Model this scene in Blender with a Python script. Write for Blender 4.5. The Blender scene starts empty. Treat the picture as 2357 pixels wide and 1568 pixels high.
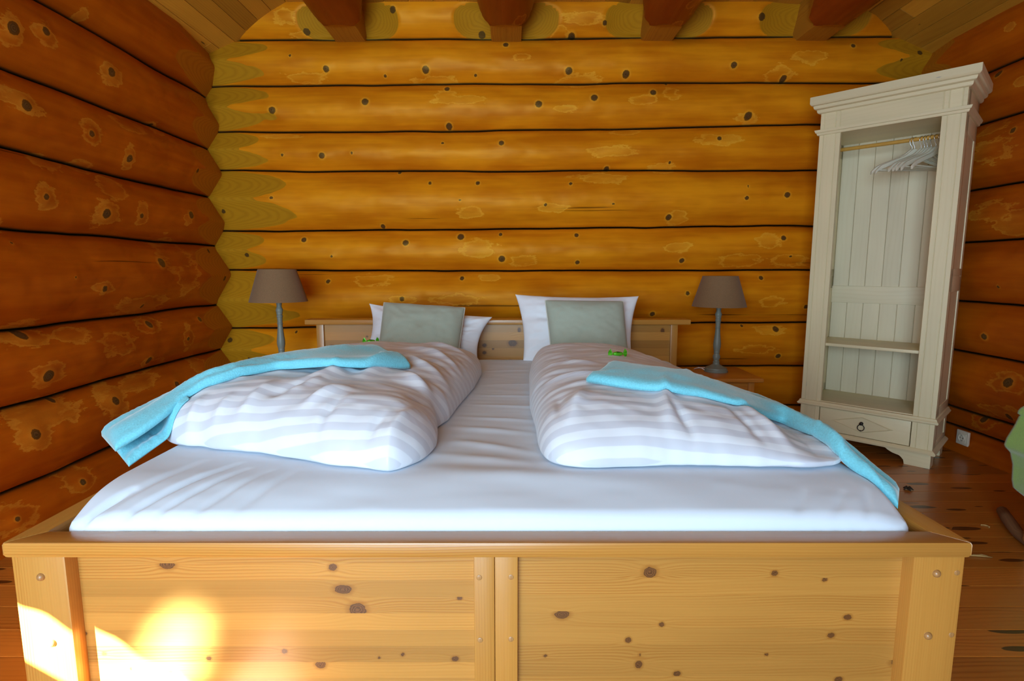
import bpy, bmesh, math, random
import numpy as np
from mathutils import Vector, Matrix
PI = math.pi
sc = bpy.context.scene
COL = sc.collection

# ------------------------------------------------------------------ camera model (metres, Z up, camera looks along +Y)
FPX, PITCH, CAMH, CX, CY = 1250.0, math.radians(7.35), 1.03, 1178.5, 784.0
cpi, spi = math.cos(PITCH), math.sin(PITCH)
def ray(px, py):
    x = (px - CX) / FPX; v = -(py - CY) / FPX
    return (x, cpi + v * spi, -spi + v * cpi)
def atY(px, py, Y):
    r = ray(px, py); t = Y / r[1]; return (r[0] * t, Y, CAMH + r[2] * t)
def atZ(px, py, Z):
    r = ray(px, py); t = (Z - CAMH) / r[2]; return (r[0] * t, r[1] * t, Z)
def atX(px, py, X):
    r = ray(px, py); t = X / r[0]; return (X, r[1] * t, CAMH + r[2] * t)

cam_d = bpy.data.cameras.new('camera'); cam = bpy.data.objects.new('camera', cam_d); COL.objects.link(cam)
cam_d.sensor_width = 36; cam_d.lens = 36 * FPX / 2357.0; cam_d.clip_start = 0.02
cam.location = (0, 0, CAMH); cam.rotation_euler = (PI / 2 - PITCH, 0, 0)
sc.camera = cam
sc.view_settings.view_transform = 'Standard'; sc.view_settings.look = 'None'
sc.view_settings.gamma = 1; sc.view_settings.use_curve_mapping = False
sc.view_settings.exposure = 0.0
sc.cycles.max_bounces = 6; sc.cycles.diffuse_bounces = 4; sc.cycles.glossy_bounces = 2; sc.cycles.transmission_bounces = 1

# ------------------------------------------------------------------ noise
def _hash(ix, iy, seed):
    n = (ix.astype(np.int64) * 374761393 + iy.astype(np.int64) * 668265263 + seed * 1442695041) & 0x7fffffff
    n = ((n ^ (n >> 13)) * 1274126177) & 0x7fffffff
    n = n ^ (n >> 16)
    return (n & 0xffff) / 65535.0
def vnoise(x, y, seed=0):
    x = np.asarray(x, float); y = np.asarray(y, float)
    x, y = np.broadcast_arrays(x, y)
    ix = np.floor(x); iy = np.floor(y); fx = x - ix; fy = y - iy
    fx = fx * fx * (3 - 2 * fx); fy = fy * fy * (3 - 2 * fy)
    a = _hash(ix, iy, seed); b = _hash(ix + 1, iy, seed); c = _hash(ix, iy + 1, seed); d = _hash(ix + 1, iy + 1, seed)
    return (a * (1 - fx) + b * fx) * (1 - fy) + (c * (1 - fx) + d * fx) * fy - 0.5
def fbm(x, y, seed=0, o=3):
    s = 0; a = 1.0
    for i in range(o):
        s = s + a * vnoise(np.asarray(x) * 2 ** i, np.asarray(y) * 2 ** i, seed + i * 17); a *= 0.5
    return s
def sst(a, b, x):
    t = np.clip((x - a) / (b - a), 0, 1); return t * t * (3 - 2 * t)

# ------------------------------------------------------------------ object helpers
def link(name, me, parent=None):
    o = bpy.data.objects.new(name, me); COL.objects.link(o)
    if parent is not None: o.parent = parent
    return o
def setattrs(me, attrs):
    n = len(me.vertices)
    for k, v in (attrs or {}).items():
        v = np.asarray(v, dtype=np.float32)
        if v.ndim == 2:
            a = me.attributes.new(k, 'FLOAT_VECTOR', 'POINT'); a.data.foreach_set('vector', v.ravel())
        else:
            a = me.attributes.new(k, 'FLOAT', 'POINT'); a.data.foreach_set('value', v.ravel())
def mesh_obj(name, verts, faces, mat, parent=None, attrs=None, smooth=True, fixnormals=False):
    me = bpy.data.meshes.new(name)
    me.from_pydata([tuple(v) for v in verts], [], faces)
    if fixnormals:
        bm = bmesh.new(); bm.from_mesh(me); bmesh.ops.recalc_face_normals(bm, faces=bm.faces); bm.to_mesh(me); bm.free()
    setattrs(me, attrs)
    if smooth: me.shade_smooth()
    if mat: me.materials.append(mat)
    return link(name, me, parent)
def tag(o, label=None, cat=None, group=None, kind=None):
    if label: o['label'] = label
    if cat: o['category'] = cat
    if group: o['group'] = group
    if kind: o['kind'] = kind
    return o
def thing(name, label, cat, loc=(0, 0, 0), rotz=0.0, group=None):
    o = bpy.data.objects.new(name, None); COL.objects.link(o)
    o.empty_display_size = 0.1
    o.location = loc; o.rotation_euler = (0, 0, rotz)
    return tag(o, label, cat, group)
def structure(name):
    o = bpy.data.objects.new(name, None); COL.objects.link(o); o['kind'] = 'structure'; return o
def grid_faces(nu, nv, off=0, flip=False):
    f = []
    for i in range(nu - 1):
        for j in range(nv - 1):
            a = off + i * nv + j; q = (a, a + nv, a + nv + 1, a + 1)
            f.append(q[::-1] if flip else q)
    return f
class MB:
    """collects shapes of ONE part; carries the wood attribute g (along, across, seed), tone and knot"""
    def __init__(s): s.v = []; s.f = []; s.g = []; s.tone = []; s.knot = []
    def add(s, v, f, axis=0, seed=0.0, tone=1.0, g=None, knot=None):
        o = len(s.v); s.v += [tuple(p) for p in v]
        s.f += [tuple(i + o for i in q) for q in f]
        for i, p in enumerate(v):
            if g is not None: s.g.append(g[i])
            else:
                al = p[axis]; ot = [p[k] for k in range(3) if k != axis]
                s.g.append((al, ot[0] + ot[1] * 1.0, seed))
            s.tone.append(tone); s.knot.append(9.0 if knot is None else knot[i])
    def bm(s, bm, axis=0, seed=0.0, tone=1.0):
        bm.verts.ensure_lookup_table(); bm.verts.index_update()
        s.add([tuple(v.co) for v in bm.verts], [tuple(v.index for v in f.verts) for f in bm.faces], axis, seed, tone); bm.free()
    def box(s, lo, hi, bev=0.004, axis=0, seed=None, tone=1.0, seg=2, M=None):
        if seed is None: seed = RS.random() * 50
        bm = bmesh.new(); bmesh.ops.create_cube(bm, size=1)
        d = [hi[i] - lo[i] for i in range(3)]
        for v in bm.verts: v.co = Vector([(lo[i] + hi[i]) / 2 + v.co[i] * d[i] for i in range(3)])
        if bev > 0: bmesh.ops.bevel(bm, geom=list(bm.edges), offset=min(bev, min(d) * 0.45), segments=seg, profile=0.6, affect='EDGES')
        if M is not None: bmesh.ops.transform(bm, matrix=M, verts=bm.verts)
        s.bm(bm, axis, seed, tone); return s
    def prism(s, poly, lo, hi, plane='xz', axis=0, seed=None, tone=1.0, bev=0.0):
        """poly in plane coords, extruded along the third axis lo..hi"""
        if seed is None: seed = RS.random() * 50
        bm = bmesh.new(); n = len(poly)
        def P(a, b, c): return {'xz': (a, c, b), 'xy': (a, b, c), 'yz': (c, a, b)}[plane]
        A = [bm.verts.new(P(a, b, lo)) for a, b in poly]; B = [bm.verts.new(P(a, b, hi)) for a, b in poly]
        bm.faces.new(A); bm.faces.new(B[::-1])
        for i in range(n): bm.faces.new((A[i], B[i], B[(i + 1) % n], A[(i + 1) % n]))
        bmesh.ops.recalc_face_normals(bm, faces=bm.faces)
        if bev: bmesh.ops.bevel(bm, geom=list(bm.edges), offset=bev, segments=2, profile=0.6, affect='EDGES')
        s.bm(bm, axis, seed, tone); return s
    def lathe(s, prof, c=(0, 0, 0), n=32, axis=2):
        v = []; f = []
        for r, z in prof:
            for k in range(n):
                a = 2 * PI * k / n; v.append((c[0] + r * math.cos(a), c[1] + r * math.sin(a), c[2] + z))
        for i in range(len(prof) - 1):
            for k in range(n):
                k2 = (k + 1) % n; f.append((i * n + k, i * n + k2, (i + 1) * n + k2, (i + 1) * n + k))
        f.append(tuple(range(n))[::-1]); f.append(tuple((len(prof) - 1) * n + k for k in range(n)))
        s.add(v, f, axis, 3.0); return s
    def tube(s, pts, r, n=10, axis=0, closed=False, seed=1.0):
        pts = [Vector(p) for p in pts]; m = len(pts); rr = r if hasattr(r, '__len__') else [r] * m
        v = []; f = []; up = Vector((0.13, 0.21, 0.97)).normalized(); prev = None; L = 0; g = []
        for i, p in enumerate(pts):
            a = pts[(i - 1) % m] if (closed or i > 0) else p; b = pts[(i + 1) % m] if (closed or i < m - 1) else p
            t = (b - a).normalized()
            if prev is None:
                x = t.cross(up); x = x.normalized() if x.length > 1e-4 else t.orthogonal().normalized()
            else: x = (prev - t * prev.dot(t)).normalized()
            prev = x; y = t.cross(x)
            if i: L += (p - pts[i - 1]).length
            for k in range(n):
                an = 2 * PI * k / n; v.append(p + (x * math.cos(an) + y * math.sin(an)) * rr[i]); g.append((L, an * rr[i], seed))
        for i in range(m if closed else m - 1):
            for k in range(n):
                k2 = (k + 1) % n; i2 = (i + 1) % m
                f.append((i * n + k, i * n + k2, i2 * n + k2, i2 * n + k))
        if not closed: f.append(tuple(range(n))[::-1]); f.append(tuple((m - 1) * n + k for k in range(n)))
        s.add(v, f, axis, seed, g=g); return s
    def build(s, name, mat, parent=None, smooth=False, angle=None):
        o = mesh_obj(name, s.v, s.f, mat, parent, {'g': s.g, 'tone': s.tone, 'knot': s.knot}, smooth)
        if angle is not None:
            o.data.shade_smooth()
            try: o.data.set_sharp_from_angle(angle=math.radians(angle))
            except Exception: pass
        return o
RS = random.Random(7)

# ------------------------------------------------------------------ materials
class NT:
    def __init__(s, name):
        s.m = bpy.data.materials.new(name); s.m.use_nodes = True; s.t = s.m.node_tree
        s.b = s.t.nodes['Principled BSDF']
    def n(s, typ, **kw):
        nd = s.t.nodes.new(typ)
        for k, v in kw.items(): setattr(nd, k, v)
        return nd
    def set(s, inp, v):
        if isinstance(v, bpy.types.NodeSocket): s.t.links.new(v, inp)
        else: inp.default_value = v
    def attr(s, name, vec=False):
        a = s.n('ShaderNodeAttribute'); a.attribute_name = name; return a.outputs['Vector' if vec else 'Fac']
    def math(s, op, a, b=0.0, c=None, clamp=False):
        m = s.n('ShaderNodeMath', operation=op, use_clamp=clamp); s.set(m.inputs[0], a); s.set(m.inputs[1], b)
        if c is not None: s.set(m.inputs[2], c)
        return m.outputs[0]
    def step(s, x, a, b):
        m = s.n('ShaderNodeMapRange', interpolation_type='SMOOTHSTEP'); s.set(m.inputs[0], x)
        m.inputs[1].default_value = a; m.inputs[2].default_value = b; return m.outputs[0]
    def vmul(s, v, sc_):
        m = s.n('ShaderNodeVectorMath', operation='MULTIPLY'); s.set(m.inputs[0], v); m.inputs[1].default_value = sc_; return m.outputs[0]
    def noise(s, v, scale=1.0, detail=4, rough=0.55, dist=0.0):
        m = s.n('ShaderNodeTexNoise'); s.set(m.inputs['Vector'], v); m.inputs['Scale'].default_value = scale
        m.inputs['Detail'].default_value = detail; m.inputs['Roughness'].default_value = rough; m.inputs['Distortion'].default_value = dist
        return m.outputs[0]
    def mix(s, f, a, b, mode='MIX'):
        m = s.n('ShaderNodeMix', data_type='RGBA', blend_type=mode); s.set(m.inputs[0], f)
        s.set(m.inputs[6], a if isinstance(a, bpy.types.NodeSocket) else (*a, 1)); s.set(m.inputs[7], b if isinstance(b, bpy.types.NodeSocket) else (*b, 1))
        return m.outputs[2]
    def mul(s, col, fac):
        m = s.n('ShaderNodeVectorMath', operation='SCALE'); s.set(m.inputs[0], col); s.set(m.inputs[3], fac); return m.outputs[0]
    def bump(s, h, strength=0.2, dist=0.01):
        m = s.n('ShaderNodeBump'); m.inputs['Strength'].default_value = strength; m.inputs['Distance'].default_value = dist
        s.set(m.inputs['Height'], h); s.set(s.b.inputs['Normal'], m.outputs[0])
    def fin(s, col, rough=0.5, **kw):
        s.set(s.b.inputs['Base Color'], col if isinstance(col, bpy.types.NodeSocket) else (*col, 1)); s.set(s.b.inputs['Roughness'], rough)
        for k, v in kw.items(): s.set(s.b.inputs[k.replace('_', ' ')], v)
        return s.m
def sepg(t):
    g = t.attr('g', True); sp = t.n('ShaderNodeSeparateXYZ'); t.t.links.new(g, sp.inputs[0]); return g, sp.outputs

def log_material(name, light, dark, patchc, petal_a, petal_b, rough=0.4, coat=0.0):
    t = NT(name); g, (ga, gr, gs) = sepg(t)
    n1 = t.noise(t.vmul(g, (1.6, 26, 13.7)), 1, 6, 0.6)
    n2 = t.noise(t.vmul(g, (2.2, 6.5, 5.3)), 1, 3)
    f = t.math('ADD', t.math('MULTIPLY', n1, 0.55), t.math('MULTIPLY', n2, 0.75))
    col = t.mix(t.step(f, 0.42, 0.9), dark, light)
    # long drying cracks and fine scratches
    n3 = t.noise(t.vmul(g, (0.55, 34, 7.1)), 1, 2, 0.4, 0.3)
    crack = t.math('MULTIPLY', t.step(n3, 0.712, 0.735), t.step(t.noise(t.vmul(g, (1.2, 3, 2.1)), 1, 1), 0.44, 0.56))
    col = t.mix(t.math('MULTIPLY', crack, 0.75), col, tuple(c * 0.18 for c in dark))
    # stripped patches
    nf = t.noise(t.vmul(g, (9, 22, 9.0)), 1, 5, 0.68)
    pp = t.math('ADD', t.attr('patch'), t.math('MULTIPLY', t.math('SUBTRACT', nf, 0.5), 2.3))
    inside = t.math('SUBTRACT', 1.0, t.step(pp, 0.93, 1.0))
    edge = t.math('MULTIPLY', t.step(pp, 0.66, 0.8), inside)
    rings = t.math('MULTIPLY', t.math('ADD', t.math('SINE', t.math('MULTIPLY', pp, 34.0)), 1.0), 0.5)
    pcol = t.mix(t.math('MULTIPLY', rings, 0.35), patchc, tuple(a * 0.55 + b * 0.45 for a, b in zip(patchc, dark)))
    pf = t.math('MULTIPLY', inside, t.math('ADD', t.math('MULTIPLY', t.step(n2, 0.35, 0.65), 0.42), t.math('MULTIPLY', edge, 0.42)))
    col = t.mix(pf, col, pcol)
    # knots
    nk = t.noise(t.vmul(g, (70, 90, 3.0)), 1, 2)
    kk = t.math('ADD', t.attr('knot'), t.math('MULTIPLY', t.math('SUBTRACT', nk, 0.5), 0.35))
    halo = t.math('SUBTRACT', 1.0, t.step(kk, 1.0, 1.9))
    col = t.mix(t.math('MULTIPLY', halo, 0.45), col, patchc)
    rim = t.math('SUBTRACT', 1.0, t.step(kk, 0.98, 1.12))
    col = t.mix(t.math('MULTIPLY', rim, 0.85), col, (0.045, 0.022, 0.007))
    core = t.math('SUBTRACT', 1.0, t.step(kk, 0.62, 0.86))
    corec = t.mix(t.math('MULTIPLY', t.math('ADD', t.math('SINE', t.math('MULTIPLY', kk, 22.0)), 1.0), 0.5), (0.15, 0.075, 0.022), (0.06, 0.03, 0.010))
    col = t.mix(core, col, corec)
    # hewn facets at the corners: growth rings cut across
    rad = t.attr('rad')
    rw = t.math('ADD', t.math('MULTIPLY', rad, 1250.0), t.math('MULTIPLY', t.noise(t.vmul(g, (9, 9, 2)), 1, 2), 7.0))
    rf = t.math('MULTIPLY', t.math('ADD', t.math('SINE', rw), 1.0), 0.5)
    petc = t.mix(t.math('MULTIPLY', t.math('POWER', rf, 2.0), 0.38), petal_a, petal_b)
    petc = t.mix(t.math('MULTIPLY', rim, 0.9), petc, (0.05, 0.026, 0.01))
    pet = t.step(t.attr('petal'), 0.0006, 0.0016)
    col = t.mix(pet, col, petc)
    # fibre and dirt in the seam
    sm = t.math('SUBTRACT', 1.0, t.step(t.attr('seam'), 0.003, 0.009))
    col = t.mix(t.math('MULTIPLY', sm, 0.9), col, (0.035, 0.03, 0.012))
    h = t.math('SUBTRACT', t.math('MULTIPLY', n1, 0.5), t.math('ADD', t.math('MULTIPLY', crack, 0.5), t.math('MULTIPLY', inside, 0.25)))
    t.bump(h, 0.25, 0.006)
    return t.fin(col, t.math('ADD', rough, t.math('MULTIPLY', pet, 0.2)), Coat_Weight=coat, Coat_Roughness=0.3, Specular_IOR_Level=0.45, Specular_Tint=(1.0, 0.60, 0.14, 1.0))

def wood_material(name, light, dark, freq=130.0, knotc=(0.17, 0.075, 0.022), rough=0.36, coat=0.3, contrast=0.7, seed=0.0, spots=0.0, tint=None):
    t = NT(name); g, (ga, gr, gs) = sepg(t)
    wob = t.noise(t.vmul(g, (2.1, 11, 3.3)), 1, 3, 0.5)
    wob2 = t.noise(t.vmul(g, (0.9, 2.6, 1.7)), 1, 2, 0.5)
    ph = t.math('ADD', t.math('MULTIPLY', gr, freq * 2 * PI), t.math('MULTIPLY', gs, 11.0))
    ph = t.math('ADD', ph, t.math('ADD', t.math('MULTIPLY', wob, 13.0), t.math('MULTIPLY', wob2, 40.0)))
    ln = t.math('POWER', t.math('MULTIPLY', t.math('ADD', t.math('SINE', ph), 1.0), 0.5), 2.2)
    fine = t.noise(t.vmul(g, (3, 260, 5)), 1, 3, 0.6)
    amp = t.math('ADD', 0.12, t.math('MULTIPLY', t.step(t.noise(t.vmul(g, (0.7, 9, 4.4)), 1, 2), 0.38, 0.68), 0.75))
    f = t.math('ADD', t.math('MULTIPLY', t.math('MULTIPLY', ln, amp), 0.75 * contrast), t.math('MULTIPLY', t.math('SUBTRACT', fine, 0.38), 0.75 * contrast))
    col = t.mix(t.math('MINIMUM', t.math('MAXIMUM', f, 0.0), 1.0), light, dark)
    big = t.noise(t.vmul(g, (1.3, 5, 9.1)), 1, 2)
    col = t.mul(col, t.math('ADD', 0.8, t.math('MULTIPLY', big, 0.4)))
    if spots > 0:   # small random knots
        v = t.n('ShaderNodeTexVoronoi'); v.feature = 'F1'; t.set(v.inputs['Vector'], t.vmul(g, (5.5, 24.0, 1.37))); v.inputs['Scale'].default_value = 1.0
        dd = t.math('ADD', v.outputs['Distance'], t.math('MULTIPLY', t.math('SUBTRACT', fine, 0.5), 0.05))
        sp = t.n('ShaderNodeSeparateColor'); t.t.links.new(v.outputs['Color'], sp.inputs[0])
        rr = t.math('MULTIPLY', sp.outputs[0], spots)
        hit = t.math('MULTIPLY', t.step(t.math('SUBTRACT', rr, dd), 0.0, 0.03), t.step(sp.outputs[1], 0.5, 0.52))
        col = t.mix(t.math('MULTIPLY', hit, 0.9), col, knotc)
    kn = t.attr('knot')
    kk = t.math('ADD', t.math('MULTIPLY', kn, 1.12), t.math('MULTIPLY', t.math('SUBTRACT', t.noise(t.vmul(g, (60, 80, 3)), 1, 2), 0.5), 0.5))
    col = t.mix(t.math('MULTIPLY', t.math('SUBTRACT', 1.0, t.step(kk, 0.95, 1.7)), 0.5), col, tuple(c * 0.75 for c in dark))
    col = t.mix(t.math('SUBTRACT', 1.0, t.step(kk, 0.85, 1.05)), col, t.mix(t.math('MULTIPLY', t.math('ADD', t.math('SINE', t.math('MULTIPLY', kk, 24.0)), 1.0), 0.5), tuple(min(1, c * 2.0) for c in knotc), tuple(c * 0.9 for c in knotc)))
    col = t.mul(col, t.attr('tone'))
    t.bump(f, 0.08, 0.003)
    return t.fin(col, rough, Coat_Weight=coat, Coat_Roughness=0.25)

def plain(name, col, rough=0.5, metallic=0.0, var=0.12, scale=60, bump=0.0, **kw):
    t = NT(name); tc = t.n('ShaderNodeTexCoord'); nz = t.noise(tc.outputs['Object'], scale, 3)
    c = t.mix(nz, tuple(x * (1 - var) for x in col), tuple(min(1, x * (1 + var)) for x in col))
    if bump: t.bump(nz, bump, 0.003)
    return t.fin(c, rough, Metallic=metallic, **kw)
def fabric(name, col, scale=900, bump=0.15, rough=0.85, var=0.1, sheen=0.2, stripe=None, sheenr=0.5, low=0.0):
    t = NT(name); tc = t.n('ShaderNodeTexCoord'); nz = t.noise(tc.outputs['Object'], scale, 2)
    c = t.mix(nz, tuple(x * (1 - var) for x in col), tuple(min(1, x * (1 + var)) for x in col))
    r = rough
    if low: c = t.mul(c, t.math('ADD', 1 - low / 2, t.math('MULTIPLY', t.noise(tc.outputs['Object'], 14, 3), low)))
    if stripe:
        st = t.math('FRACT', t.math('MULTIPLY', t.attr('st'), 1 / stripe[0]))
        band = t.math('MULTIPLY', t.step(st, 0.0, 0.06), t.math('SUBTRACT', 1.0, t.step(st, 0.5, 0.56)))
        c = t.mix(band, c, stripe[1]); r = t.math('SUBTRACT', rough, t.math('MULTIPLY', band, 0.35))
    t.bump(nz, bump, 0.002)
    return t.fin(c, r, Sheen_Weight=sheen, Sheen_Roughness=sheenr)

M = {}
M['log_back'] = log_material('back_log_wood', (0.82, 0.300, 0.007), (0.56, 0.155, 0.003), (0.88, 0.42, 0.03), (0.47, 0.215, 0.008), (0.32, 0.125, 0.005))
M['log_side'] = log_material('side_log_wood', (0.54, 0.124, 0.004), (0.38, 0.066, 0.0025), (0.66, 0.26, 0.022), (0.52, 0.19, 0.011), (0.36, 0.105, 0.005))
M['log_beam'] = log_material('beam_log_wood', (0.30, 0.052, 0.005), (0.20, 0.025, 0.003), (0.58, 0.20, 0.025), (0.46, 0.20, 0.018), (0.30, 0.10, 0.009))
M['pine'] = wood_material('lacquered_pine', (0.54, 0.262, 0.052), (0.37, 0.125, 0.014), 150.0, (0.11, 0.045, 0.013), 0.36, 0.12, 0.8)
M['pine_post'] = wood_material('lacquered_pine_post', (0.53, 0.252, 0.048), (0.37, 0.125, 0.014), 170.0, (0.11, 0.045, 0.013), 0.33, 0.3, 0.8)
M['stand'] = wood_material('orange_pine', (0.62, 0.24, 0.035), (0.42, 0.12, 0.012), 70.0)
M['floor'] = wood_material('floor_pine', (0.50, 0.17, 0.022), (0.32, 0.078, 0.007), 60.0, (0.035, 0.009, 0.003), 0.3, 0.3, 0.9, spots=0.42)
M['ceil'] = wood_material('ceiling_pine', (0.62, 0.30, 0.028), (0.44, 0.16, 0.010), 60.0, (0.06, 0.02, 0.006), 0.45, 0.1, 0.8, spots=0.17)
M['white_wood'] = wood_material('whitewashed_pine', (0.80, 0.69, 0.43), (0.72, 0.59, 0.33), 45.0, (0.42, 0.40, 0.33), 0.45, 0.1, 0.4, spots=0.10)
M['white_back'] = wood_material('whitewashed_board', (0.80, 0.70, 0.49), (0.72, 0.60, 0.38), 45.0, (0.44, 0.40, 0.30), 0.5, 0.1, 0.4, spots=0.10)
M['rod'] = plain('varnished_rod', (0.60, 0.32, 0.06), 0.35)
M['chrome'] = plain('steel_wire', (0.55, 0.55, 0.55), 0.2, 1.0)
M['iron'] = plain('black_iron', (0.02, 0.018, 0.016), 0.4, 0.6)
M['plastic'] = plain('cream_plastic', (0.80, 0.74, 0.60), 0.35, var=0.03)
M['pin'] = plain('dark_hole', (0.05, 0.04, 0.035), 0.6)
M['white_hanger'] = plain('white_hanger', (0.74, 0.70, 0.56), 0.45, var=0.06)
M['shade'] = fabric('brown_shade_linen', (0.225, 0.125, 0.055), 420, 0.3, 0.9, 0.45, 0.1)
M['lampgrey'] = plain('grey_green_paint', (0.215, 0.235, 0.195), 0.45, var=0.1, scale=25)
M['bulb'] = plain('white_socket', (0.85, 0.83, 0.78), 0.3)
M['cord'] = plain('white_cord', (0.85, 0.83, 0.80), 0.4)
M['sheet'] = fabric('white_jersey', (0.70, 0.81, 0.93), 1200, 0.06, 0.85, 0.02, 0.15)  # white sheet; the cool cast of the light is put into its colour
M['duvet'] = fabric('striped_satin', (0.74, 0.795, 0.87), 1200, 0.05, 0.75, 0.02, 0.15, stripe=(0.052, (0.62, 0.66, 0.745)))  # white cloth, tinted bluish to carry the cool light
M['pillow'] = fabric('white_cotton', (0.86, 0.87, 0.92), 1200, 0.08, 0.85, 0.03, 0.15)
M['sage'] = fabric('sage_canvas', (0.42, 0.475, 0.385), 700, 0.2, 0.9, 0.14, 0.2)
M['piping'] = fabric('pale_piping', (0.66, 0.65, 0.56), 700, 0.1, 0.9, 0.05, 0.1)
M['fleece'] = fabric('turquoise_fleece', (0.185, 0.60, 0.72), 210, 0.55, 1.0, 0.22, 0.55, sheenr=0.4)
M['green_cloth'] = fabric('green_fleece', (0.28, 0.47, 0.09), 260, 0.5, 1.0, 0.2, 0.5, low=0.2)
M['candy'] = plain('green_foil', (0.10, 0.52, 0.02), 0.22, 0.25, 0.35, 90)
M['candy_dark'] = plain('dark_print', (0.012, 0.012, 0.02), 0.3)
M['rattan'] = wood_material('wound_rattan', (0.42, 0.20, 0.06), (0.26, 0.10, 0.02), 120.0)
M['branch'] = wood_material('bark_branch', (0.20, 0.09, 0.035), (0.07, 0.03, 0.012), 90.0, rough=0.7, coat=0.0)
M['litter_dark'] = plain('dry_leaf', (0.03, 0.018, 0.01), 0.8)
M['straw'] = plain('dry_straw', (0.45, 0.27, 0.09), 0.8)
M['caps'] = wood_material('birch_cap', (0.42, 0.22, 0.075), (0.20, 0.08, 0.025), 160.0)
M['curtain'] = fabric('curtain_linen', (0.55, 0.45, 0.32), 500, 0.2, 0.9)
M['ext'] = plain('sun_blocker_boards', (0.25, 0.14, 0.06), 0.8)
M['frame'] = wood_material('window_frame_wood', (0.50, 0.24, 0.05), (0.32, 0.12, 0.02))

# ------------------------------------------------------------------ log walls
YB, XL, XR = 3.60, -1.92, 2.62          # seam planes of the back, left and right wall
YFRONT = -1.75
def build_log(name, parent, mat, mapf, u0, u1, lo, hi, seed, knots, patches, corners, step=0.011, na=30, R_k=0.575, cuts=()):
    """lo / hi: functions u->seam height; mapf(u, z, n) -> world; corners: [(u_c, dir, b, c, seam list)]"""
    nu = max(8, int((u1 - u0) / step)); u = np.linspace(u0, u1, nu)
    zl = lo(u); zh = hi(u); h = zh - zl; R = R_k * h * (1 + 0.03 * fbm(u * 1.3, 0 * u + seed, 5, 2)); zc = (zl + zh) / 2
    thm = np.arcsin(np.clip(h / 2 / R, 0, 0.995))
    tt = np.linspace(-1, 1, na); tt = np.sign(tt) * (1 - (1 - np.abs(tt)) ** 1.12)
    TH = thm[:, None] * tt[None, :]
    z = zc[:, None] + R[:, None] * np.sin(TH); base = (R * np.cos(thm))[:, None]
    n = R[:, None] * np.cos(TH) - base
    U = np.repeat(u[:, None], na, 1); arc = R[:, None] * TH
    n = n + 0.010 * fbm(U * 3.0, z * 6, seed + 3, 3) * np.clip(n / 0.05, 0, 1) + 0.004 * fbm(U * 11, z * 18, seed + 9, 2) * np.clip(n / 0.05, 0, 1)
    kn = np.full(U.shape, 9.0); pa = np.full(U.shape, 9.0)
    for (ku, kz, kr) in knots:
        kr = kr * 0.78; d = np.sqrt(((U - ku) / (kr * 1.08)) ** 2 + ((z - kz) / kr) ** 2); kn = np.minimum(kn, d)
        n = n + 0.35 * kr * np.exp(-(d / 2.6) ** 2) * np.clip(n / 0.03, 0, 1)
    for (pu, pz, pru, prz) in patches:
        d = np.sqrt(((U - pu) / pru) ** 2 + ((z - pz) / prz) ** 2); pa = np.minimum(pa, d)
    sd = np.minimum(z - zl[:, None], zh[:, None] - z)
    n = n - 0.012 * np.exp(-(sd / 0.0035) ** 2)
    ns = n.copy(); pet = np.full(U.shape, -0.05)
    for (uc, sgn, b, c, seams) in corners:
        e = (U - uc) * sgn
        dz = np.min(np.abs(z[:, :, None] - np.array(seams)[None, None, :]), 2)
        cut = c * dz + b * e - 0.004
        m = e < 0.75
        pet = np.where(m, np.maximum(pet, ns - cut), pet); n = np.where(m, np.minimum(n, cut), n)
    for (uc, half, b, base_n) in cuts:
        e = np.abs(U - uc) - half; zm_ = zl[:, None] + 0.088
        d = np.sqrt((np.maximum(e, 0) / (0.255 + 0.03 * math.sin(uc * 7))) ** 2 + (np.abs(z - zm_) / 0.104) ** 3)
        m = d < 1; pet = np.where(m, np.maximum(pet, 0.02 * (1 - d)), pet)
        n = np.where(m, n - 0.055 * (1 - d ** 2) * np.clip(n / 0.03, 0, 1), n)
    rad = np.sqrt((z - zc[:, None]) ** 2 + (n + base) ** 2)
    g = np.stack([U + seed * 3.1, arc, np.full(U.shape, seed * 1.0)], -1).reshape(-1, 3)
    V = mapf(U, z, n).reshape(-1, 3)
    # back half of the log
    nb = 5; tb = np.linspace(0, 1, nb + 2)[1:-1]
    zb = zh[:, None] + (zl - zh)[:, None] * tb[None, :]; nbk = -0.02 - 0.10 * np.sin(PI * tb)[None, :] + 0 * zb
    Ub = np.repeat(u[:, None], nb, 1); Vb = mapf(Ub, zb, nbk)
    A = np.concatenate([mapf(U, z, n), Vb], 1); w = na + nb
    verts = A.reshape(-1, 3)
    def ext(a, val): return np.concatenate([a, np.full((nu, nb), val)], 1).ravel()
    G = np.concatenate([np.stack([U + seed * 3.1, arc, np.full(U.shape, seed * 1.0)], -1), np.stack([Ub, zb, 0 * Ub], -1)], 1).reshape(-1, 3)
    faces = []
    for i in range(nu - 1):
        for j in range(w):
            j2 = (j + 1) % w; faces.append((i * w + j, (i + 1) * w + j, (i + 1) * w + j2, i * w + j2))
    faces.append(tuple(range(w))); faces.append(tuple((nu - 1) * w + j for j in range(w))[::-1])
    return mesh_obj(name, verts, faces, mat, parent, {'g': G, 'knot': ext(kn, 9), 'patch': ext(pa, 9), 'petal': ext(pet, -0.05), 'rad': ext(rad, 0.1), 'seam': ext(sd, 0.0)}, True, fixnormals=True)
def seamf(pts, seed, amp=0.009):
    xs = [p[0] for p in pts]; zs = [p[1] for p in pts]
    return lambda u: np.interp(u, xs, zs) + amp * fbm(np.asarray(u) * 2.3, 0 * np.asarray(u) + seed * 3.3, seed, 3)
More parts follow.
